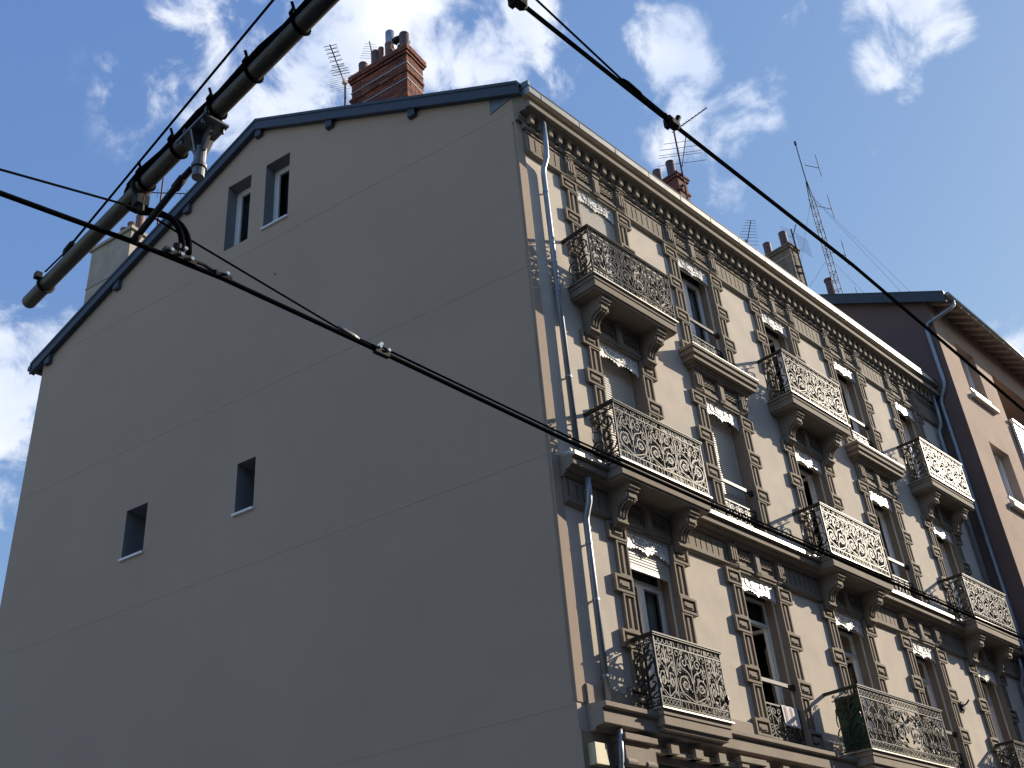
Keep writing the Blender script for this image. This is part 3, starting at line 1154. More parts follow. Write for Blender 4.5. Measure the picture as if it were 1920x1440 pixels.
def shutter_mesh(w, L):
    m = MB()
    pts = []
    z = 0.0
    n = int(L / .042)
    for k in range(n):
        z = -k * .042
        pts += [(0, z), (-.009, z - .012), (-.009, z - .028), (-.002, z - .038)]
    pts.append((0, -n * .042))
    vs = []
    for y, z in pts:
        vs += [(-w / 2, y, z), (w / 2, y, z), (w / 2, .012, z), (-w / 2, .012, z)]
    fs = []
    for k in range(len(pts) - 1):
        a = 4 * k
        fs += [(a, a + 1, a + 5, a + 4), (a + 1, a + 2, a + 6, a + 5), (a + 2, a + 3, a + 7, a + 6), (a + 3, a, a + 4, a + 7)]
    m.add(vs, fs)
    m.box(-w / 2, w / 2, -.012, .014, -n * .042 - .05, -n * .042)
    return m


def guard_mesh():
    m = MB()
    w = 1.0
    for z in (.02, .50):
        m.flat([(-w / 2, z), (w / 2, z)], .022, .02)
    for i in range(4):
        cx = -w / 2 + w * (i + .5) / 4
        for sd in (-1, 1):
            m.flat([(cx + sd * a, b) for a, b in bez((0, .03), (.03, .04), (.05, .05), (.06, .07), 5) + spiral(.06, .15, .08, -PI / 2, 1.7, 1, 20, .15)], .013, .016)
            m.flat([(cx + sd * a, b) for a, b in bez((.0, .22), (.0, .30), (.02, .32), (.06, .335), 5) + spiral(.06, .40, .062, -PI / 2, 1.5, 1, 18, .15)], .013, .016)
            leafp(m, cx + sd * .01, .2, PI / 2 - sd * .5, .14, .03)
            leafp(m, cx + sd * .01, .05, PI / 2 - sd * .7, .12, .03)
        m.flat([(cx + .125, .02), (cx + .125, .5)], .012, .014)
    return m


GU = guard_mesh().mesh('guard_panel', 'iron')

state = {(4, 0): (.05, 9), (3, 0): (.185, 9), (3, 1): (.185, 9), (2, 0): (.062, .46)}
cur = {(4, 1): (.08, .48), (2, 0): (.0, .45)}
opens = {(2, 1), (2, 2), (2, 3), (2, 4), (3, 2), (3, 3), (3, 4), (4, 3), (4, 4), (4, 2)}
yw = .215
for f, (zb, zt, T, p) in FL.items():
    for i, c in enumerate(bays):
        D = .33
        x0, x1 = c - HW, c + HW
        m = MB()
        m.quad((x0, .0, zb), (x0, 0, zt), (x0, D, zt), (x0, D, zb))
        m.quad((x1, .0, zb), (x1, 0, zt), (x1, D, zt), (x1, D, zb))
        m.quad((x0, .0, zt), (x1, 0, zt), (x1, D, zt), (x0, D, zt))
        m.quad((x0, .0, zb), (x1, 0, zb), (x1, D, zb), (x0, D, zb))
        wo_ = m.build('window', 'trim', B)
        zh = zt - .20
        # head box behind the fretwork
        MB().box(x0 + .002, x1 - .002, .205, D, zh, zt - .003).build('shutter_box', 'room', wo_)
        fm = MB()
        t = .04
        for a, b, cc, d in ((x0 + .002, x0 + t, zb, zh), (x1 - t, x1 - .002, zb, zh), (x0 + t, x1 - t, zh - t, zh), (x0 + t, x1 - t, zb, zb + t)):
            fm.box(a, b, yw, yw + .07, cc, d)
        ztr = zh - .42 if f == 2 else zh - .02
        if f == 2:
            fm.box(x0 + t, x1 - t, yw, yw + .07, ztr, ztr + .05)
        fm.build('frame', 'white', wo_)
        for sd in (-1, 1):
            sm = MB()
            a0, b0 = (x0 + t, c - .004) if sd < 0 else (c + .004, x1 - t)
            q = .052
            zz0, zz1 = zb + t, (ztr if f == 2 else zh - t)
            for a, b, cc, d in ((a0, a0 + q, zz0, zz1), (b0 - q, b0, zz0, zz1), (a0 + q, b0 - q, zz0, zz0 + q * 1.3), (a0 + q, b0 - q, zz1 - q, zz1)):
                sm.box(a, b, yw - .014, yw + .05, cc, d)
            if f != 2:
                sm.box(a0 + q, b0 - q, yw - .01, yw + .045, zb + .75, zb + .79)
            pm = MB().quad((a0 + q, yw + .02, zz0 + q), (b0 - q, yw + .02, zz0 + q), (b0 - q, yw + .02, zz1 - q), (a0 + q, yw + .02, zz1 - q))
            hx = a0 if sd < 0 else b0
            swing = 0.0
            if (f, i) in opens:
                swing = -sd * rad(62 + 22 * random.random())
            for mm, nm_, mt_ in ((sm, 'sash', 'white'), (pm, 'pane', 'glass')):
                mm.v = [(x_ - hx, y_ - yw - .03, z_) for x_, y_, z_ in mm.v]
                mm.build(nm_, mt_, wo_, (hx, yw + .03, 0), swing)
        if f == 2:
            MB().quad((x0 + t, yw + .03, ztr + .05), (x1 - t, yw + .03, ztr + .05), (x1 - t, yw + .03, zh - t), (x0 + t, yw + .03, zh - t)).build('pane', 'glass', wo_)
        if (f, i) in cur:
            ca, cb = cur[(f, i)]
            cm_ = MB()
            n = 22
            prev = None
            for k in range(n + 1):
                x = c + ca + (cb - ca) * k / n
                y = yw + .13 + .018 * math.sin(k * 1.9) + .006 * math.sin(k * 4.1)
                if prev:
                    cm_.quad((prev[0], prev[1], zb + .08), (x, y, zb + .08), (x, y, zh), (prev[0], prev[1], zh))
                prev = (x, y)
            cm_.build('curtain', 'curtain', wo_, smooth=True)
        # shutter guides, slats and fretwork
        st = state.get((f, i))
        for xx in (x0 + .002, x1 - .03):
            MB().box(xx, xx + .028, (st[0] if st else .062) - .012, (st[0] if st else .062) + .018, zb, zh + .05).build('guide_rail', 'shutter', wo_)
        if st:
            L = min(st[1], zt - .06 - zb - .06)
            shutter_mesh(2 * HW - .03, L).build('roller_shutter', 'shutter', wo_, (c, st[0], zt - .06))
        else:
            shutter_mesh(2 * HW - .03, .10).build('roller_shutter', 'shutter', wo_, (c, .062, zt - .10))
        place(LAM, 'lambrequin', wo_, (c, .012, zt - .002))
        if i in (1, 3):
            place(GU, 'guard_panel', wo_, (c, .035, zb + .12))
            gm = MB().box(x0, x1, .015, .055, zb + .93, zb + .985)
            for sd in (-1, 1):
                xe = c + sd * (HW - .03)
                gm.box(xe - .028, xe + .028, .005, .065, zb + .915, zb + 1.0)
            gm.build('guard_bar', 'iron', wo_)

# ------------------------------------------------------------------ downpipes


def downpipe(x, y, name='downpipe'):
    pr = .044
    m = MB()
    m.tube([(x, -.20, 14.44), (x, -.20, 14.0), (x, -.19, 13.80), (x - .0, -.175, 13.66), (x + .005, -.09, 13.50), (x + .005, y, 13.42), (x + .005, y, 13.0), (x + .005, y, 8.20)], pr, 14)
    o = m.build(name, 'galv', B, smooth=True)
    m = MB()
    m.tube([(x, -.19, 7.99), (x, -.185, 7.80), (x + .0, -.165, 7.66), (x + .005, -.10, 7.52), (x + .005, y, 7.44), (x + .005, y, 7.0), (x + .005, y, 5.02)], [pr * .9] + [pr] * 6, 14)
    m.build('pipe_length', 'galv', o, smooth=True)
    MB().tube([(x, -.19, 4.80), (x, -.17, 4.5), (x, -.13, 4.2), (x, -.12, 0)], pr * .8, 12).build('pipe_length', 'galv', o, smooth=True)
    for z in (13.0, 11.1, 9.6, 7.1, 6.35, 5.4):
        MB().tube([(x + .005, y, z), (x + .005, y, z + .03)], pr + .006, 14).build('collar', 'galv', o)
        MB().box(x - .005, x + .015, y, .0, z + .005, z + .025).build('clip', 'galv', o)
    return o


downpipe(.475, -.075)
downpipe(XE - .26, -.075)

# small white lead-in tray below the middle cornice end, and box by the lower pipe
MB().box(.15, .47, -.24, -.005, 8.2625, 8.30).build('lead_flashing', 'zinc', B)

# ------------------------------------------------------------------ ground floor shop front (only its top shows)
MB().box(.0, XE, .25, .3, 0, 4.74).build('shop_back_wall', 'room', B)
for (y0, z0, z1) in ((-.10, 4.66, 4.74), (-.16, 4.60, 4.66), (-.06, 4.52, 4.60)):
    MB().box(.55, XE, y0, .25, z0, z1 - .001).build('shop_entablature', 'plinth', B)
MB().box(.0, .55, -.02, .25, 0, 4.74).build('corner_pier', 'plinth', B)
for x0 in (.56, 2.86, 5.6, 8.3, 11.0, 13.6):
    m = MB()
    m.box(x0, x0 + .5, -.10, .25, 0, 4.40)
    m.box(x0 - .03, x0 + .53, -.20, .25, 4.40, 4.60)
    m.box(x0 - .05, x0 + .55, -.24, .25, 4.66, 4.735)
    m.tube([(x0 - .02, -.17, 4.42), (x0 + .16, -.17, 4.42)], .05, 12)
    m.tube([(x0 + .34, -.17, 4.42), (x0 + .52, -.17, 4.42)], .05, 12)
    m.build('pilaster', 'plinth', B, bevel=.006)
for x0 in [1.38 + .49 * k for k in range(26)]:
    MB().extr([(-.06, 4.60), (-.22, 4.60), (-.22, 4.72), (-.06, 4.72)], x0, x0 + .16).build('block_bracket', 'plinth', B, bevel=.004)
for x0, x1 in ((1.09, 2.83), (3.4, 5.57), (6.14, 8.27), (8.84, 10.97)):
    MB().box(x0, x1, -.02, .2, 4.40, 4.519).build('shop_fascia', 'shopgreen', B)
    MB().box(x0 + .02, x1 - .02, -.015, .2, 3.8, 4.398).build('sign_board', 'shopwhite', B)
bxo = MB().box(.08, .30, -.13, -.021, 4.36, 4.60).build('meter_box', 'yellow', B, bevel=.006)

# wall hook between the last bays
m = MB()
m.tube([(10.86, -.002, 6.58), (10.86, -.05, 6.58)], [.095, .08], 10)
m.tube([(10.86, -.05, 6.58), (10.86, -.12, 6.60), (10.90, -.16, 6.66), (10.96, -.14, 6.68), (10.98, -.1, 6.65)], .014, 6)
m.tube([(10.80, -.04, 6.53), (10.76, -.08, 6.46), (10.73, -.06, 6.42), (10.72, -.03, 6.45)], .012, 6)
m.build('wall_hook', 'darksteel', B)

# ------------------------------------------------------------------ chimneys
# brick chimney near the side wall


def gbox(m, s0, s1, o0, o1, z0, z1):
    gb(m, s0, s1, o0, o1, z0, z1)


CS0, CS1, CO0, CO1, CZ = 2.56, 3.93, .70, 1.22, 18.44
CL = CS1 - CS0
ch = MB()
gbox(ch, CS0 + .012, CS1 - .012, CO0 + .012, CO1 - .012, 15.6, CZ - .02)
CH = ch.build('chimney', 'mortar', B)
bl, bh = .218, .06


def brickmesh(L, wdt):
    m = MB()
    m.box(-L / 2, L / 2, -wdt / 2, wdt / 2, 0, bh)
    return m.mesh('brick', 'brick')


bm_full = brickmesh(bl, .1)
bm_half = brickmesh(.104, .1)
crz = CZ
course = .07
row = 0
z = 16.95
while z < CZ - .01:
    up = CZ - z
    ex = .06 if up < .15 else (.03 if up < .22 else 0)
    if .62 < up < .70:
        ex = .035
    # long face (towards the side wall)
    s = CS0 - ex
    end = CS1 + ex
    first = True
    while s < end - .05:
        L = .109 if (first and row % 2) else .228
        if s + L > end + .02:
            L = end - s
        me = bm_full if L > .2 else bm_half
        p = G(s + L / 2, CO0 - ex + .05 + random.uniform(-.004, .003), z)
        o = place(me, 'brick', CH, p, GA)
        o.scale.x = (L - .010) / (bl if L > .2 else .104)
        s += L
        first = False
    o_ = CO0 - ex + .1
    end = CO1 + ex
    first = True
    while o_ < end - .04:
        L = .228 if (first and row % 2) else .15
        if o_ + L > end + .02:
            L = end - o_
        me = bm_full if L > .2 else bm_half
        p = G(CS0 - ex + .05 + random.uniform(-.003, .003), o_ + L / 2, z)
        o = place(me, 'brick', CH, p, GA - PI / 2)
        o.scale.x = (L - .010) / (bl if L > .2 else .104)
        o_ += L
        first = False
    z += course
    row += 1
m = MB()
gbox(m, CS0 - .05, CS1 + .05, CO0 - .05, CO1 + .05, CZ - .012, CZ + .012)
m.build('cap_mortar', 'mortar', CH)
for zz in (CZ - .42, CZ - .66, CZ - .86):
    m = MB()
    gbox(m, CS0 - .012, CS1 + .012, CO0 - .012, CO1 + .012, zz, zz + .026)
    m.build('steel_strap', 'zinc', CH)


def pot(parent, x, y, z, r, h, mt='pot', name='chimney_pot'):
    m = MB()
    lathe(m, [(r * 1.12, z), (r * 1.08, z + .05), (r, z + .1), (r * .98, z + h - .05), (r * 1.03, z + h - .04), (r * 1.03, z + h), (r * .85, z + h), (r * .82, z + h - .2)], x, y)
    m.build(name, mt, parent, smooth=False)


for s, h, mt, r in ((2.72, .62, 'pot', .10), (3.10, .60, 'potbrown', .085), (3.30, .62, 'potbrown', .06), (3.44, .58, 'pot', .095), (3.76, .46, 'pot', .095)):
    p = G(s, .86, 0)
    pot(CH, p[0], p[1], CZ, r, h, mt)
p = G(3.10, .90, 0)
MB().tube([(p[0], p[1], CZ + .46), (p[0], p[1], CZ + .98)], .095, 14).build('flue_cowl', 'galv', CH, smooth=True)
p2 = G(2.86, .95, 0)
m = MB()
lathe(m, [(.10, CZ + .02), (.11, CZ + .22), (.085, CZ + .46), (.04, CZ + .5)], p2[0], p2[1])
m.build('flue_cowl', 'darksteel', CH)
q = G(3.02, .92, CZ + .66)
q3 = G(2.74, .97, CZ + .5)
MB().tube([q, G(2.95, .93, CZ + .70), G(2.83, .95, CZ + .70), q3], .075, 12).build('flue_bend', 'darksteel', CH, smooth=True)

# rendered chimney on the back slope
m = MB()
gbox(m, 9.93, 11.22, .52, .98, 14.2, 17.60)
C2 = m.build('chimney', 'render_ch', B)
m = MB()
gbox(m, 9.88, 11.27, .47, 1.03, 17.60, 17.68)
m.build('chimney_cap', 'render_ch', C2)
m = MB()
gbox(m, 9.915, 11.235, .505, .995, 16.55, 16.58)
m.build('chimney_band', 'render_ch', C2)
for s, h in ((10.0, .46), (10.27, .40), (10.5, .36), (10.8, .3)):
    p = G(s, .75, 0)
    pot(C2, p[0], p[1], 17.68, .095, h, 'potbrown')

# third chimney (brick) and fourth (cement)
def chimney_xy(x0, x1, y0, y1, z0, z1, mt, cap, pots, potm):
    c_ = MB().box(x0, x1, y0, y1, z0, z1 - .12).build('chimney', mt, B)
    MB().box(x0 - .035, x1 + .035, y0 - .035, y1 + .035, z1 - .12, z1 - .05).build('chimney_cap', cap, c_)
    MB().box(x0 - .06, x1 + .06, y0 - .06, y1 + .06, z1 - .05, z1).build('chimney_cap', cap, c_)
    for yy, h in pots:
        pot(c_, (x0 + x1) / 2, yy, z1, .10, h, potm)
    return c_


c3 = chimney_xy(6.50, 6.86, 1.04, 2.3, 14.9, 17.90, 'bricktex', 'bricktex', ((1.25, .55), (1.62, .55), (2.05, .4)), 'pot')
MB().box(6.47, 6.89, 1.01, 2.33, 17.40, 17.47).build('chimney_band', 'bricktex', c3)
c4 = chimney_xy(11.22, 11.62, 1.04, 2.75, 14.9, 18.40, 'darkcem', 'darkcem', ((1.22, .55), (1.70, .5), (2.08, .5), (2.6, .35)), 'pot')
for z in (18.05, 17.3):
    MB().box(11.21, 11.63, 1.03, 2.76, z, z + .025).build('chimney_band', 'render_ch', c4)

# ================================================================== neighbouring building
N = empty('neighbour_building', (14.37, -.69, 0))
tag(N, 'terracotta rendered house with overhanging eaves adjoining the stuccoed front', 'building')
NX, NY = 14.37, -.69


def NP(o):
    o.parent = N
    o.matrix_parent_inverse = Matrix.Translation((-NX, -NY, 0))
    return o


nh = [(15.42, 16.56, 14.72, 16.30), (15.42, 16.56, 11.75, 13.42), (15.42, 16.56, 8.8, 10.45), (17.55, 22.5, 13.2, 16.2)]
us = [NX, 26] + [h[0] for h in nh] + [h[1] for h in nh]
zs = [0, 17.3] + [h[2] for h in nh] + [h[3] for h in nh]
m = MB()
for q in cells(us, zs, nh):
    m.quad(*[(u, NY, z) for u, z in q])
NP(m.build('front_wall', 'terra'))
m = MB()
for (x0, x1, z0, z1) in nh:
    D = .28 if x1 < 17 else 1.2
    m = MB()
    for a, b, c_, d in (((x0, z0), (x0, z1), 0, 0), ((x1, z0), (x1, z1), 0, 0), ((x0, z1), (x1, z1), 0, 0), ((x0, z0), (x1, z0), 0, 0)):
        m.quad((a[0], NY, a[1]), (b[0], NY, b[1]), (b[0], NY + D, b[1]), (a[0], NY + D, a[1]))
    wv = NP(m.build('window' if x1 < 17 else 'loggia', 'terra'))
    m = MB()
    if x1 < 17:
        t = .07
        for a, b, c_, d in ((x0, x0 + t, z0, z1), (x1 - t, x1, z0, z1), (x0 + t, x1 - t, z0, z0 + t), (x0 + t, x1 - t, z1 - t, z1), ((x0 + x1) / 2 - .05, (x0 + x1) / 2 + .05, z0 + t, z1 - t)):
            m.box(a, b, NY + .2, NY + .27, c_, d)
        m.build('frame', 'white', wv).matrix_parent_inverse = Matrix.Identity(4)
        m = MB().quad((x0 + t, NY + .25, z0 + t), (x1 - t, NY + .25, z0 + t), (x1 - t, NY + .25, z1 - t), (x0 + t, NY + .25, z1 - t))
        m.build('pane', 'glass', wv)
        MB().box(x0 - .12, x1 + .15, NY - .12, NY + .2, z0 - .11, z0).build('sill', 'cement', wv, bevel=.006)
        MB().box(x0, x1, NY - .03, NY + .01, z0 + .16, z0 + .2).build('guard_bar', 'white', wv)
        fs_ = MB()
        for k in range(24):
            zz = z0 + .05 + k * (z1 - z0 - .1) / 24
            fs_.box(x0 + .002, x0 + .035, NY + .02, NY + .19, zz, zz + .045)
        if z1 < 14:
            fs_.build('folded_shutter', 'white', wv)
        MB().box(x0, x1, NY + .6, NY + .65, z0, z1).build('room_back', 'room', wv)
    else:
        MB().box(x0, x1, NY + 1.15, NY + 1.2, z0, z1).build('loggia_back', 'terra', wv)
        MB().box(x0 + .02, x1, NY - .10, NY - .04, 13.25, 14.62).build('parapet_panel', 'white', wv)
        MB().box(x0 + .0, x1, NY - .12, NY - .02, 14.72, 14.77).build('handrail', 'white', wv)
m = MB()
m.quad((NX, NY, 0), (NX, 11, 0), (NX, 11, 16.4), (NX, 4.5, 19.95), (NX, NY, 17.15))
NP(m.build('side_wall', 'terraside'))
MB()
# roof with deep eaves and rafters
sl_ = .545


def nz(y):
    return 17.03 + sl_ * (y + .92)


m = MB()
ye = -1.22
for (xa, xb, ya, yb) in ((NX - .16, 27, ye, 4.5),):
    vs = [(xa, ya, nz(ya)), (xb, ya, nz(ya)), (xb, yb, nz(yb)), (xa, yb, nz(yb))]
    m.add([Vector(v) + Vector((0, 0, .09)) for v in vs] + vs, [(0, 1, 2, 3), (7, 6, 5, 4), (0, 1, 5, 4), (1, 2, 6, 5), (2, 3, 7, 6), (3, 0, 4, 7)])
    vs = [(xa, 4.5, nz(4.5)), (xb, 4.5, nz(4.5)), (xb, 11.5, nz(4.5) - 3.8), (xa, 11.5, nz(4.5) - 3.8)]
    m.add([Vector(v) + Vector((0, 0, .09)) for v in vs] + vs, [(0, 1, 2, 3), (7, 6, 5, 4), (0, 1, 5, 4), (1, 2, 6, 5), (2, 3, 7, 6), (3, 0, 4, 7)])
NR = NP(m.build('roof', 'soffit'))
m = MB()
xa = NX - .165
for ya, yb in ((ye, 4.5),):
    for x0, x1, dz0, dz1 in ((xa - .03, xa, -.16, .13), (xa - .04, xa + .1, .13, .16)):
        m.add([(x0, ya, nz(ya) + dz0), (x1, ya, nz(ya) + dz0), (x1, yb, nz(yb) + dz0), (x0, yb, nz(yb) + dz0), (x0, ya, nz(ya) + dz1), (x1, ya, nz(ya) + dz1), (x1, yb, nz(yb) + dz1), (x0, yb, nz(yb) + dz1)],
              [(0, 3, 2, 1), (4, 5, 6, 7), (0, 1, 5, 4), (1, 2, 6, 5), (2, 3, 7, 6), (3, 0, 4, 7)])
m.build('verge_board', 'slate', NR)
m = MB()
m.add([(NX - .13, ye + .02, nz(ye) + .10), (27, ye + .02, nz(ye) + .10), (27, 4.45, nz(4.45) + .10), (NX - .13, 4.45, nz(4.45) + .10)], [(0, 1, 2, 3)])
m.build('roof_covering', 'roofslate', NR)
rf = MB()
ya, yb = ye + .03, NY - .002
rf.add([(-.04, ya, nz(ya) - .10), (.04, ya, nz(ya) - .10), (.04, yb, nz(yb) - .12), (-.04, yb, nz(yb) - .12), (-.04, ya, nz(ya) - .001), (.04, ya, nz(ya) - .001), (.04, yb, nz(yb) - .001), (-.04, yb, nz(yb) - .001)],
       [(0, 3, 2, 1), (4, 5, 6, 7), (0, 1, 5, 4), (1, 2, 6, 5), (2, 3, 7, 6), (3, 0, 4, 7)])
rfm = rf.mesh('rafter', 'soffit')
x = NX + .15
while x < 22:
    place(rfm, 'rafter', NR, (x, 0, 0))
    x += .42
m = MB().tube([(NX - .16, ye - .06, nz(ye) + .03), (24, ye - .06, nz(ye) + .03)], .065, 12)
m.build('gutter', 'zinc', NR, smooth=True)
x = NX + .15
while x < 22:
    MB().tube([(x, ye - .06, nz(ye) - .05), (x, ye - .06, nz(ye) - .03)], .025, 8).build('gutter_hook', 'bolt', NR)
    x += .42
m = MB().tube([(14.5, -1.27, 16.84), (14.5, -1.26, 16.72), (14.42, -1.15, 16.62), (14.36, -.85, 16.52), (14.31, -.60, 16.44), (14.31, -.52, 16.36), (14.31, -.50, 16.2), (14.31, -.50, 14.75), (14.31, -.46, 14.62), (14.31, -.32, 14.40), (14.31, -.28, 14.26), (14.31, -.28, 8), (14.31, -.28, 0)], .05, 12)
NP(m.build('downpipe', 'galv', smooth=True))
pt = MB()
lathe(pt, [(.11, 18.1), (.10, 19.35), (.12, 19.36), (.12, 19.42), (.09, 19.42)], 14.75, 1.75)
NP(pt.build('chimney_pot', 'pot'))

# ================================================================== things on the roofs: antennas and mast


def yagi(name, base, top, ends, els, label, elw=.35, elaxis=None, vert=None, mt='alu', grp=None, r=.009):
    """mast base->top; boom between two points; cross rods along elaxis"""
    o = empty(name, base)
    inv = Matrix.Translation((-base[0], -base[1], -base[2]))

    def pp(ob):
        ob.parent = o
        ob.matrix_parent_inverse = inv
    m = MB().tube([base, top], .021, 8)
    pp(m.build('mast', 'rust'))
    a, b = Vector(ends[0]), Vector(ends[1])
    m = MB().tube([a, b], .013, 6)
    pp(m.build('boom', 'rust'))
    ax = Vector(elaxis).normalized()
    m = MB()
    for t, w in els:
        c_ = a.lerp(b, t)
        m.tube([c_ - ax * w, c_ + ax * w], r * .8, 5)
    pp(m.build('cross_rods', mt))
    tag(o, label, 'antenna', grp)
    return o, pp


# big yagi beside the brick chimney
mb_ = G(4.22, .85, 0)
o, pp = yagi('tv_antenna', (mb_[0], mb_[1], rs(4.2)), (mb_[0], mb_[1], 18.66), [(mb_[0] + .03, mb_[1] + .02, 18.62), (mb_[0] - .84, mb_[1] - .60, 18.63)],
             [(t, .13 + .05 * (t < .45)) for t in (.30, .36, .42, .48, .53, .62, .72, .81, .90, .98)], 'long yagi antenna clamped beside the brick chimney with paired cross rods', elaxis=(.55, -.83, 0))
m = MB()
for t in (.36, .48, .62, .72, .81, .90):
    c_ = Vector((mb_[0] + .03, mb_[1] + .02, 18.62)).lerp(Vector((mb_[0] - .84, mb_[1] - .60, 18.63)), t)
    ax = Vector((.55, -.83, 0)).normalized()
    m.tube([c_ - ax * .12 + Vector((0, 0, .05)), c_, c_ + ax * .12 + Vector((0, 0, .05))], .005, 4)
pp(m.build('director_rods', 'alu'))
m = MB()
c_ = Vector((mb_[0] - .05, mb_[1] - .04, 18.5))
for k in range(7):
    q = c_ + Vector((.05, .04, .06 * k))
    m.tube([q - Vector((.30, -.44, 0)) * .6, q + Vector((.30, -.44, 0)) * .6], .004, 4)
pp(m.build('reflector_grid', 'alu'))
pp(MB().tube([(mb_[0], mb_[1], 17.3), G(3.95, .85, 17.35)], .03, 6).build('wall_bracket', 'rust'))
pp(MB().box(mb_[0] - .12, mb_[0] - .04, mb_[1] - .13, mb_[1] - .05, 18.52, 18.60).build('junction_box', 'shutter'))
# aerial by the rendered chimney on the back slope
qb = G(9.2, .6, 0)
yagi('tv_antenna', (qb[0], qb[1], rs(9.2)), (qb[0], qb[1], 18.75), [(qb[0] - .55, qb[1] + .42, 18.30), (qb[0] + .42, qb[1] - .32, 18.30)],
     [(t, .13) for t in (0, .18, .34, .5, .66, .8, .9, 1)], 'antenna with upright rods beside the rendered chimney behind the tubular arm', elaxis=(0, 0, 1), r=.006)
# small comb aerial behind the brick chimney
q0 = (.61, 4.21)
yagi('tv_antenna', (q0[0], q0[1], rs(3.95)), (q0[0], q0[1], 19.82), [(q0[0], q0[1], 19.8), (q0[0] - .33, q0[1] - .29, 19.82)],
     [(t, .28 - .2 * t) for t in (0, .14, .28, .42, .56, .70, .85)], 'small comb antenna rising behind the brick chimney', elaxis=(.8, -.6, 0), r=.005)
# aerial on the third chimney: two booms
o, pp = yagi('tv_antenna', (6.60, .97, 15.5), (6.66, .97, 19.18), [(6.63, 1.0, 19.16), (6.63, .03, 19.18)],
             [(t, .05 + .05 * (1 - t)) for t in (.15, .22, .29, .36, .43, .50, .6, .7, .8, .9, .98)], 'rust brown antenna mast strapped to the red brick chimney beyond the gutter', elaxis=(.9, 0, .42))
m = MB().tube([(6.66, .95, 18.1), (6.72, .7, 19.0)], .012, 6)
pp(m.build('second_boom', 'rust'))
m = MB()
for z, w in ((18.22, .55), (18.45, .48), (18.52, .48), (18.68, .42), (18.85, .3)):
    m.tube([(6.68 - .62 * w, .95 + .78 * w, z), (6.68 + .62 * w, .95 - .78 * w, z)], .006, 5)
pp(m.build('dipole_rods', 'alu'))
pp(MB().tube([(6.6, 1.04, 17.55), (6.6, .96, 17.55)], .03, 6).build('wall_bracket', 'rust'))
# grid aerial beyond the gutter
q = (9.02, 1.05, 15.4)
o, pp = yagi('tv_antenna', q, (9.02, 1.05, 17.35), [(9.02, 1.05, 17.2), (9.0, .80, 17.75)], [(t, .12 + .16 * (1 - t)) for t in (0, .15, .3, .42, .54, .66, .78, .9, 1)],
             'slim antenna with short ladder rods above the gutter line', elaxis=(.8, -.6, 0), r=.006)
# aerial on the cement chimney
q = (11.5, .98, 15.6)
o, pp = yagi('tv_antenna', q, (11.46, .98, 18.95), [(11.46, .98, 18.7), (11.40, .80, 18.95)], [(0, .1)],
             'antenna with two panels of fine rods on the cement chimney', elaxis=(.8, -.6, 0), r=.006)
for sx in (-1, 1):
    m = MB()
    for k in range(9):
        z = 18.28 + .065 * k
        m.tube([(11.46 + sx * .06, .93, z + .03), (11.46 + sx * .42, .93 - sx * .12, z + (.05 if sx < 0 else -.12))], .0045, 4)
    pp(m.build('rod_panel', 'alu'))
for z in (17.75, 17.55):
    pp(MB().tube([(11.5, .98, z), (11.30, 1.04, z - .02)], .03, 6).build('wall_bracket', 'rust'))

# lattice mast on the neighbour's roof
mx_, my_ = 14.62, 1.5
zb0, zt0 = nz(1.5) - .2, 24.3
o = empty('lattice_mast', (mx_, my_, zb0))
tag(o, 'slender three sided lattice radio mast rising from the neighbouring roof', 'mast')
inv = Matrix.Translation((-mx_, -my_, -zb0))


def pp(ob):
    ob.parent = o
    ob.matrix_parent_inverse = inv
    return ob


zs_ = 22.45
legs = []
for k in range(3):
    a = 2 * PI * k / 3 + .4
    lx0, ly0 = mx_ + .11 * math.cos(a), my_ + .11 * math.sin(a)
    legs.append((lx0, ly0))
    pp(MB().tube([(lx0, ly0, zb0), (mx_ + .09 * math.cos(a), my_ + .09 * math.sin(a), zs_ - .55), (mx_ + .02 * math.cos(a), my_ + .02 * math.sin(a), zs_ + .35)], .013, 5).build('leg', 'alu'))
m = MB()
z = zb0 + .1
i = 0
while z < zs_ - .55:
    for k in range(3):
        a_, b_ = legs[k], legs[(k + 1) % 3]
        m.tube([(*a_, z), (*b_, z)], .008, 4)
        if i % 3 == 0:
            m.tube([(*a_, z), (*b_, z + .3)], .006, 4)
    z += .3
    i += 1
pp(m.build('lacing', 'alu'))
pp(MB().tube([(mx_, my_, zs_ - .2), (mx_, my_, zt0)], .016, 6).build('top_pole', 'alu'))
pp(MB().tube([(mx_, my_, zt0 - .02), (mx_, my_, zt0 + .12)], .035, 8).build('beacon', 'rust'))
for z in (18.55, 20.2, 21.9, 23.5):
    pp(MB().tube([(mx_ + .1, my_ - .05, z), (mx_ + .42, my_ - .32, z - .12)], .010, 5).build('side_arm', 'alu'))
    pp(MB().tube([(mx_ + .42, my_ - .32, z - .45), (mx_ + .42, my_ - .32, z + .42)], .012, 5).build('whip', 'alu'))
m = MB()
for (x, y, z0, z1) in ((17.6, -.2, 17.6, 22.3), (18.2, .2, 17.8, 22.3), (13.6, 2.5, 18.1, 22.2), (14.0, .6, 17.9, 20.0), (14.1, 3.0, 18.3, 20.0)):
    m.tube([(x, y, z0), (mx_, my_, z1)], .004, 4)
pp(m.build('guy_wires', 'alu'))

# ================================================================== overhead line
AX, AZ = -7.2, 6.60
RC = .057
P_ = empty('overhead_line_mast', (AX, -9.0, 0))
tag(P_, 'weathered tubular bracket arm with strapped black cables reaching over the street', 'bracket arm')
inv = Matrix.Translation((-AX, 9.0, 0))


def pq(ob):
    ob.parent = P_
    ob.matrix_parent_inverse = inv
    return ob


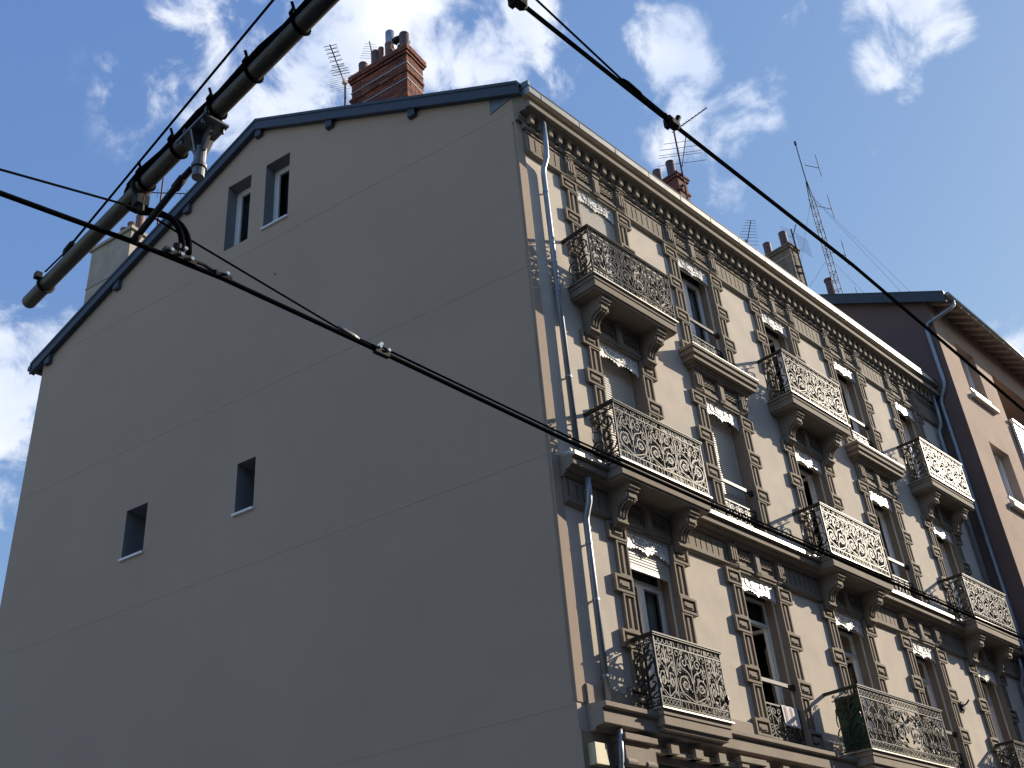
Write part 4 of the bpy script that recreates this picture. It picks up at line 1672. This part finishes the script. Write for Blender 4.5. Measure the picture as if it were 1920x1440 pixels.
pq(MB().tube([(AX, -9.0, 0), (AX, -9.0, 8.2)], [.13, .10], 18).build('pole', 'arm', smooth=True))
ar = MB()
ar.tube([(AX, -9.0, AZ), (AX, -1.285, AZ), (AX, -1.27, AZ)], [.051, .051, .046], 20)
pq(ar.build('arm_tube', 'arm', smooth=True))
# cables along the upper flank of the arm
cb = MB()
for dx, dz in ((-.044, .052), (-.010, .068)):
    cb.tube([(AX + dx, -9.0, AZ + dz)] + [(AX + dx + .008 * math.sin(k * 2.1), -5.4 + k * .22, AZ + dz + .006 * math.sin(k * 1.3)) for k in range(12)] + [(AX + dx, -2.80, AZ + dz)], .022, 10)
pq(cb.build('strapped_cable', 'rubber', smooth=True))
for y in (-4.62, -4.16, -3.78, -3.34, -2.95):
    c_ = MB()
    ring = [(AX + RC * math.cos(2 * PI * k / 18) - .01, y, AZ + RC * math.sin(2 * PI * k / 18) + .0) for k in range(19)]
    c_.tube([(AX + RC * math.cos(a), y, AZ + RC * math.sin(a)) for a in [2 * PI * k / 18 for k in range(-6, 7)]] + [(AX - .012, y, AZ + .094), (AX - .058, y, AZ + .09), (AX - .074, y, AZ + .045)] + [(AX + RC * math.cos(a), y, AZ + RC * math.sin(a)) for a in [2 * PI * k / 18 for k in range(10, 13)]], .011, 8)
    c_.tube([(AX - .05, y, AZ + .09), (AX - .075, y - .01, AZ + .13)], .010, 6)
    pq(c_.build('cable_strap', 'rubber', smooth=True))
# cable loops going down to the wire
for dx, dy, sx in ((0, 0, 0), (.05, .03, .05)):
    pts = bez((AX - .03 + dx * .3, -2.82, AZ + .08), (AX - .04, -2.68, AZ + .07), (AX + .0, -2.68, AZ - .09), (AX + .05 + dx, -2.86, AZ - .14), 8) + \
        bez((AX + .05 + dx, -2.86, AZ - .14), (AX + .12 + dx, -2.98, AZ - .20), (AX + .24 + sx, -3.05, AZ - .24), (AX + .24 + sx, -3.05, AZ - .50), 12)[1:]
    pq(MB().tube(pts, .020, 10).build('feeder_loop', 'rubber', smooth=True))
# end clamp with eye
c_ = MB()
c_.tube([(AX + RC * math.cos(2 * PI * k / 18), -1.55, AZ + RC * math.sin(2 * PI * k / 18)) for k in range(19)], .012, 6)
c_.box(AX - .088, AX - .045, -1.575, -1.525, AZ + .03, AZ + .075)
pq(c_.build('end_clamp', 'darksteel'))
c_ = MB()
c_.tube([(AX + RC * math.cos(2 * PI * k / 18), -2.88, AZ + RC * math.sin(2 * PI * k / 18)) for k in range(19)], .016, 6)
c_.box(AX - .03, AX + .05, -2.92, -2.84, AZ - .15, AZ - .07)
c_.tube([(AX + .01, -2.9, AZ - .1), (AX + .01, -2.9, AZ - .22)], .022, 8)
pq(c_.build('messenger_clamp', 'darksteel'))
# hanging bracket: saddle plate, gussets, stub pipe
hy = -3.62
hb_ = MB()
hb_.box(AX - .085, AX + .085, hy - .16, hy + .16, AZ - .085, AZ - .071)
hb_.add([(AX - .008, hy - .13, AZ - .085), (AX - .008, hy + .13, AZ - .085), (AX - .008, hy + .05, AZ - .24), (AX - .008, hy - .05, AZ - .24), (AX + .008, hy - .13, AZ - .085), (AX + .008, hy + .13, AZ - .085), (AX + .008, hy + .05, AZ - .24), (AX + .008, hy - .05, AZ - .24)],
        [(0, 1, 2, 3), (7, 6, 5, 4), (0, 1, 5, 4), (1, 2, 6, 5), (2, 3, 7, 6), (3, 0, 4, 7)])
hb_.add([(AX - .08, hy - .008, AZ - .085), (AX + .08, hy - .008, AZ - .085), (AX + .04, hy - .008, AZ - .24), (AX - .04, hy - .008, AZ - .24), (AX - .08, hy + .008, AZ - .085), (AX + .08, hy + .008, AZ - .085), (AX + .04, hy + .008, AZ - .24), (AX - .04, hy + .008, AZ - .24)],
        [(0, 1, 2, 3), (7, 6, 5, 4), (0, 1, 5, 4), (1, 2, 6, 5), (2, 3, 7, 6), (3, 0, 4, 7)])
HB = pq(hb_.build('saddle_bracket', 'steel'))
st = MB()
st.tube([(AX, hy, AZ - .20), (AX, hy, AZ - .43)], .037, 16)
st.tube([(AX, hy, AZ - .335), (AX, hy, AZ - .36)], .047, 16)
st.build('stub_pipe', 'steel', HB, smooth=False).matrix_parent_inverse = Matrix.Identity(4)
for yy in (hy - .12, hy + .12):
    MB().tube([(AX + RC * math.cos(a), yy, AZ + RC * math.sin(a)) for a in [2 * PI * k / 16 for k in range(-1, 10)]] + [(AX - .066, yy, AZ - .11)], .008, 6).build('u_bolt', 'steel', HB)
    for xx in (-.066, .066):
        MB().tube([(AX + xx, yy, AZ - .07), (AX + xx, yy, AZ - .12)], .012, 6).build('nut', 'steel', HB)
ss = MB()
ss.tube([(AX - .02, hy + .045, AZ - .34), (AX - .03, hy + .12, AZ - .365), (AX - .075, -3.06, 6.02)], .021, 10)
ss.tube([(AX - .03, hy + .12, AZ - .365), (AX - .036, hy + .2, AZ - .40)], .028, 10)
ss.tube([(AX - .072, -3.10, 6.04), (AX - .078, -3.04, 6.0)], .027, 8)
pq(ss.build('steady_arm', 'darksteel', smooth=True))
# guy wire from the pole head to the arm end
gy = MB()
gy.tube([(AX, -9.0, 8.05), (AX, -4.32, 7.10), (AX, -1.86, 6.76)], .0085, 6)
gy.tube([(AX, -1.80, 6.745), (AX - .04, -1.60, 6.67)], .007, 6)
pq(gy.build('guy_wire', 'rubber'))
pq(MB().tube([(AX, -1.93, 6.765), (AX, -1.90, 6.76), (AX, -1.82, 6.745), (AX, -1.77, 6.73)], [.008, .022, .024, .01], 10).build('insulator', 'darksteel', smooth=True))


def wire(name, pts, r, mt='rubber', label=None):
    m = MB()
    m.tube(pts, r, 8)
    return m


# the wire running past the arm
W1 = empty('contact_wire', (-7.3, -3.05, 6.0))
tag(W1, 'thick black overhead wire passing below the tubular arm and in front of the blank wall', 'overhead wire')
inv1 = Matrix.Translation((7.3, 3.05, -6.0))


def p1(ob):
    ob.parent = W1
    ob.matrix_parent_inverse = inv1
    return ob


P1 = [(-40, -3.05, 5.60), (-8.08, -3.03, 5.945), (-7.3, -3.05, 6.0), (-6.65, -3.05, 6.03), (-5.36, -3.05, 6.01), (-3.39, -3.05, 5.96), (-1.28, -3.0, 6.0), (5.8, -3.1, 5.99), (40, -3.1, 6.0)]
p1(MB().tube(P1, .0165, 8).build('conductor', 'rubber', smooth=True))
p1(MB().tube([(x, y - .012, z + .034) for x, y, z in P1[4:]], .0085, 8).build('second_strand', 'rubber', smooth=True))
c_ = MB()
c_.box(-7.08, -6.86, -3.075, -3.025, 6.02, 6.065)
c_.tube([(-6.99, -3.05, 6.04), (-6.99, -3.05, 6.13)], .028, 10)
c_.tube([(-6.92, -3.05, 6.06), (-6.80, -3.05, 6.07), (-6.70, -3.05, 6.05)], .012, 8)
c_.tube([(-6.72, -3.05, 6.045), (-6.60, -3.05, 6.045)], .026, 8)
p1(c_.build('feed_clamp', 'darksteel'))
for x, y, z in ((-7.04, -3.085, 6.045), (-6.97, -3.085, 6.045), (-6.90, -3.085, 6.045), (-6.95, -3.085, 6.10), (-6.64, -3.08, 6.06)):
    p1(MB().tube([(x, y + .012, z), (x, y - .008, z)], .013, 8).build('bolt', 'bolt'))
p1(MB().tube([(-14, -3.05, 5.2), (-8.1, -3.05, 6.09), (-7.34, -3.0, 6.30), (-7.19, -2.95, 6.36), (-6.95, -3.05, 6.22), (-5.70, -3.05, 6.045)], .0075, 6).build('messenger_wire', 'rubber'))
p1(MB().tube([(-5.74, -3.05, 6.055), (-5.70, -3.05, 6.05), (-5.60, -3.05, 6.04), (-5.55, -3.05, 6.035)], [.010, .021, .021, .012], 10).build('turnbuckle', 'steel', smooth=True))
p1(MB().tube([(-5.57, -3.05, 6.035), (-5.35, -3.05, 6.035)], .010, 6).build('link_rod', 'rubber'))
c_ = MB().box(-5.41, -5.28, -3.07, -3.03, 5.985, 6.03)
p1(c_.build('splice_clamp', 'darksteel'))
for x, z in ((-5.37, 6.055), (-5.30, 6.03), (-5.38, 6.03)):
    p1(MB().tube([(x, -3.055, z), (x, -3.09, z)], .014, 8).build('bolt', 'bolt'))

# the wire crossing the sky
W2 = empty('contact_wire', (-6.77, -5.85, 5.98))
tag(W2, 'twin black overhead wire crossing the sky above the roof antennas', 'overhead wire')
inv2 = Matrix.Translation((6.77, 5.85, -5.98))


def p2f(ob):
    ob.parent = W2
    ob.matrix_parent_inverse = inv2
    return ob


P2 = [(-30, -5.85, 5.98), (-6.77, -5.855, 5.975), (-5.89, -5.855, 5.965), (-3.56, -5.855, 5.975), (-.84, -5.84, 5.86), (6, -5.8, 5.9), (40, -5.7, 5.9)]
p2f(MB().tube(P2, .0072, 8).build('conductor', 'rubber', smooth=True))
p2f(MB().tube([(x, y + .004, z + .026) for x, y, z in P2], .0098, 8).build('second_strand', 'rubber', smooth=True))
p2f(MB().tube([(-14, -5.85, 7.6), (-6.64, -5.85, 6.13), (-5.95, -5.85, 6.02)], .0065, 6).build('messenger_wire', 'rubber'))
p2f(MB().tube([(-5.99, -5.85, 6.02), (-5.95, -5.85, 6.018), (-5.85, -5.85, 6.01), (-5.80, -5.85, 6.0)], [.014, .021, .021, .012], 10).build('insulator', 'rubber', smooth=True))
p2f(MB().tube([(-5.84, -5.85, 6.01), (-5.58, -5.85, 6.0)], .016, 8).build('link_rod', 'rubber'))
for x0 in (-6.85, -5.62):
    c_ = MB().tube([(x0, -5.852, 5.985), (x0 + .015, -5.852, 5.987), (x0 + .095, -5.852, 5.987), (x0 + .115, -5.852, 5.985)], [.014, .030, .030, .014], 10)
    c_.box(x0 + .02, x0 + .05, -5.885, -5.82, 5.95, 5.985)
    c_.tube([(x0 + .03, -5.85, 5.99), (x0 + .03, -5.83, 6.05)], .016, 6)
    c_.tube([(x0 + .09, -5.85, 5.99), (x0 + .10, -5.88, 6.045)], .016, 6)
    p2f(c_.build('splice_clamp', 'darksteel'))

# ================================================================== small loose things on the balconies
t = empty('towel', (bays[1] + .2, 0, 5.6))
tag(t, 'pale striped towel hung over the iron window guard', 'towel')
invt = Matrix.Translation((-(bays[1] + .2), 0, -5.6))
m = MB()
n = 10
for k in range(n):
    xa, xb = bays[1] + .02 + .40 * k / n, bays[1] + .02 + .40 * (k + 1) / n
    fa, fb = .006 * math.sin(k * 1.7), .006 * math.sin((k + 1) * 1.7)
    pa_ = [(.052, 5.46), (.05, 5.66), (.035, 5.70), (.012, 5.68), (.005, 5.40)]
    for (ya_, za_), (yb_, zb_) in zip(pa_, pa_[1:]):
        m.quad((xa, ya_ + fa, za_), (xb, ya_ + fb, za_), (xb, yb_ + fb, zb_), (xa, yb_ + fa, zb_))
q = m.build('cloth', 'cloth', smooth=True)
q.parent = t
q.matrix_parent_inverse = invt
m = MB()
for k in range(7):
    x = bays[1] + .05 + .055 * k
    m.quad((x, -.003, 5.41), (x + .006, -.003, 5.41), (x + .006, .003, 5.66), (x, .003, 5.66))
q = m.build('stripe', 'clothline')
q.parent = t
q.matrix_parent_inverse = invt

m = MB()
x0, x1 = bays[2] - 1.32, bays[2] + 1.32
m.box(x0, x0 + .008, -.52, -.12, 5.14, 5.93)
tag(m.build('privacy_screen', 'green'), 'green privacy sheet behind the side railing of the widest balcony', 'screen')

m = MB()
rr = random.Random(3)
pts_ = []
for k in range(7):
    for j in range(5):
        pts_.append((bays[0] - .66 + .05 * j + rr.uniform(-.02, .02), -.28 + .03 * k, 8.28 + .09 * j * (1 + .3 * math.sin(k))))
for k in range(6):
    for j in range(4):
        a_, b_, c2, d2 = pts_[k * 5 + j], pts_[k * 5 + j + 1], pts_[(k + 1) * 5 + j + 1], pts_[(k + 1) * 5 + j]
        m.quad(a_, b_, c2, d2)
tag(m.build('laundry_cloth', 'cloth', smooth=True), 'crumpled white cloth lying behind the third storey balcony railing', 'cloth')


def tub_plant(x, y, z, label, seed, hgt):
    e = empty('potted_plant', (x, y, z))
    inv_ = Matrix.Translation((-x, -y, -z))
    m = MB()
    lathe(m, [(.085, z), (.11, z + .16), (.12, z + .17), (.12, z + .19), (.10, z + .19)], x, y)
    ob = m.build('tub', 'clay')
    ob.parent = e
    ob.matrix_parent_inverse = inv_
    rr = random.Random(seed)
    m = MB()
    for k in range(130):
        a = rr.uniform(0, 2 * PI)
        h = rr.uniform(.1, hgt)
        rad_ = rr.uniform(.02, .16) * math.sin(min(1, h / hgt + .2) * PI * .8)
        c_ = Vector((x + rad_ * math.cos(a), y + rad_ * math.sin(a), z + .15 + h))
        d = Vector((math.cos(a) + rr.uniform(-.5, .5), math.sin(a) + rr.uniform(-.5, .5), rr.uniform(-.3, .8))).normalized()
        s_ = d.cross(Vector((rr.uniform(-1, 1), rr.uniform(-1, 1), 1))).normalized()
        L = rr.uniform(.05, .1)
        m.quad(c_, c_ + d * L * .5 + s_ * L * .25, c_ + d * L, c_ + d * L * .5 - s_ * L * .25)
    ob = m.build('foliage', 'leaf')
    ob.parent = e
    ob.matrix_parent_inverse = inv_
    tag(e, label, 'plant')


tub_plant(bays[4] - .45, -.22, 5.08, 'bushy potted plant behind the balcony railing by the neighbouring house', 5, .7)
tub_plant(bays[0] + .2, -.34, 8.28, 'small potted herb beside the white cloth on the balcony', 8, .3)
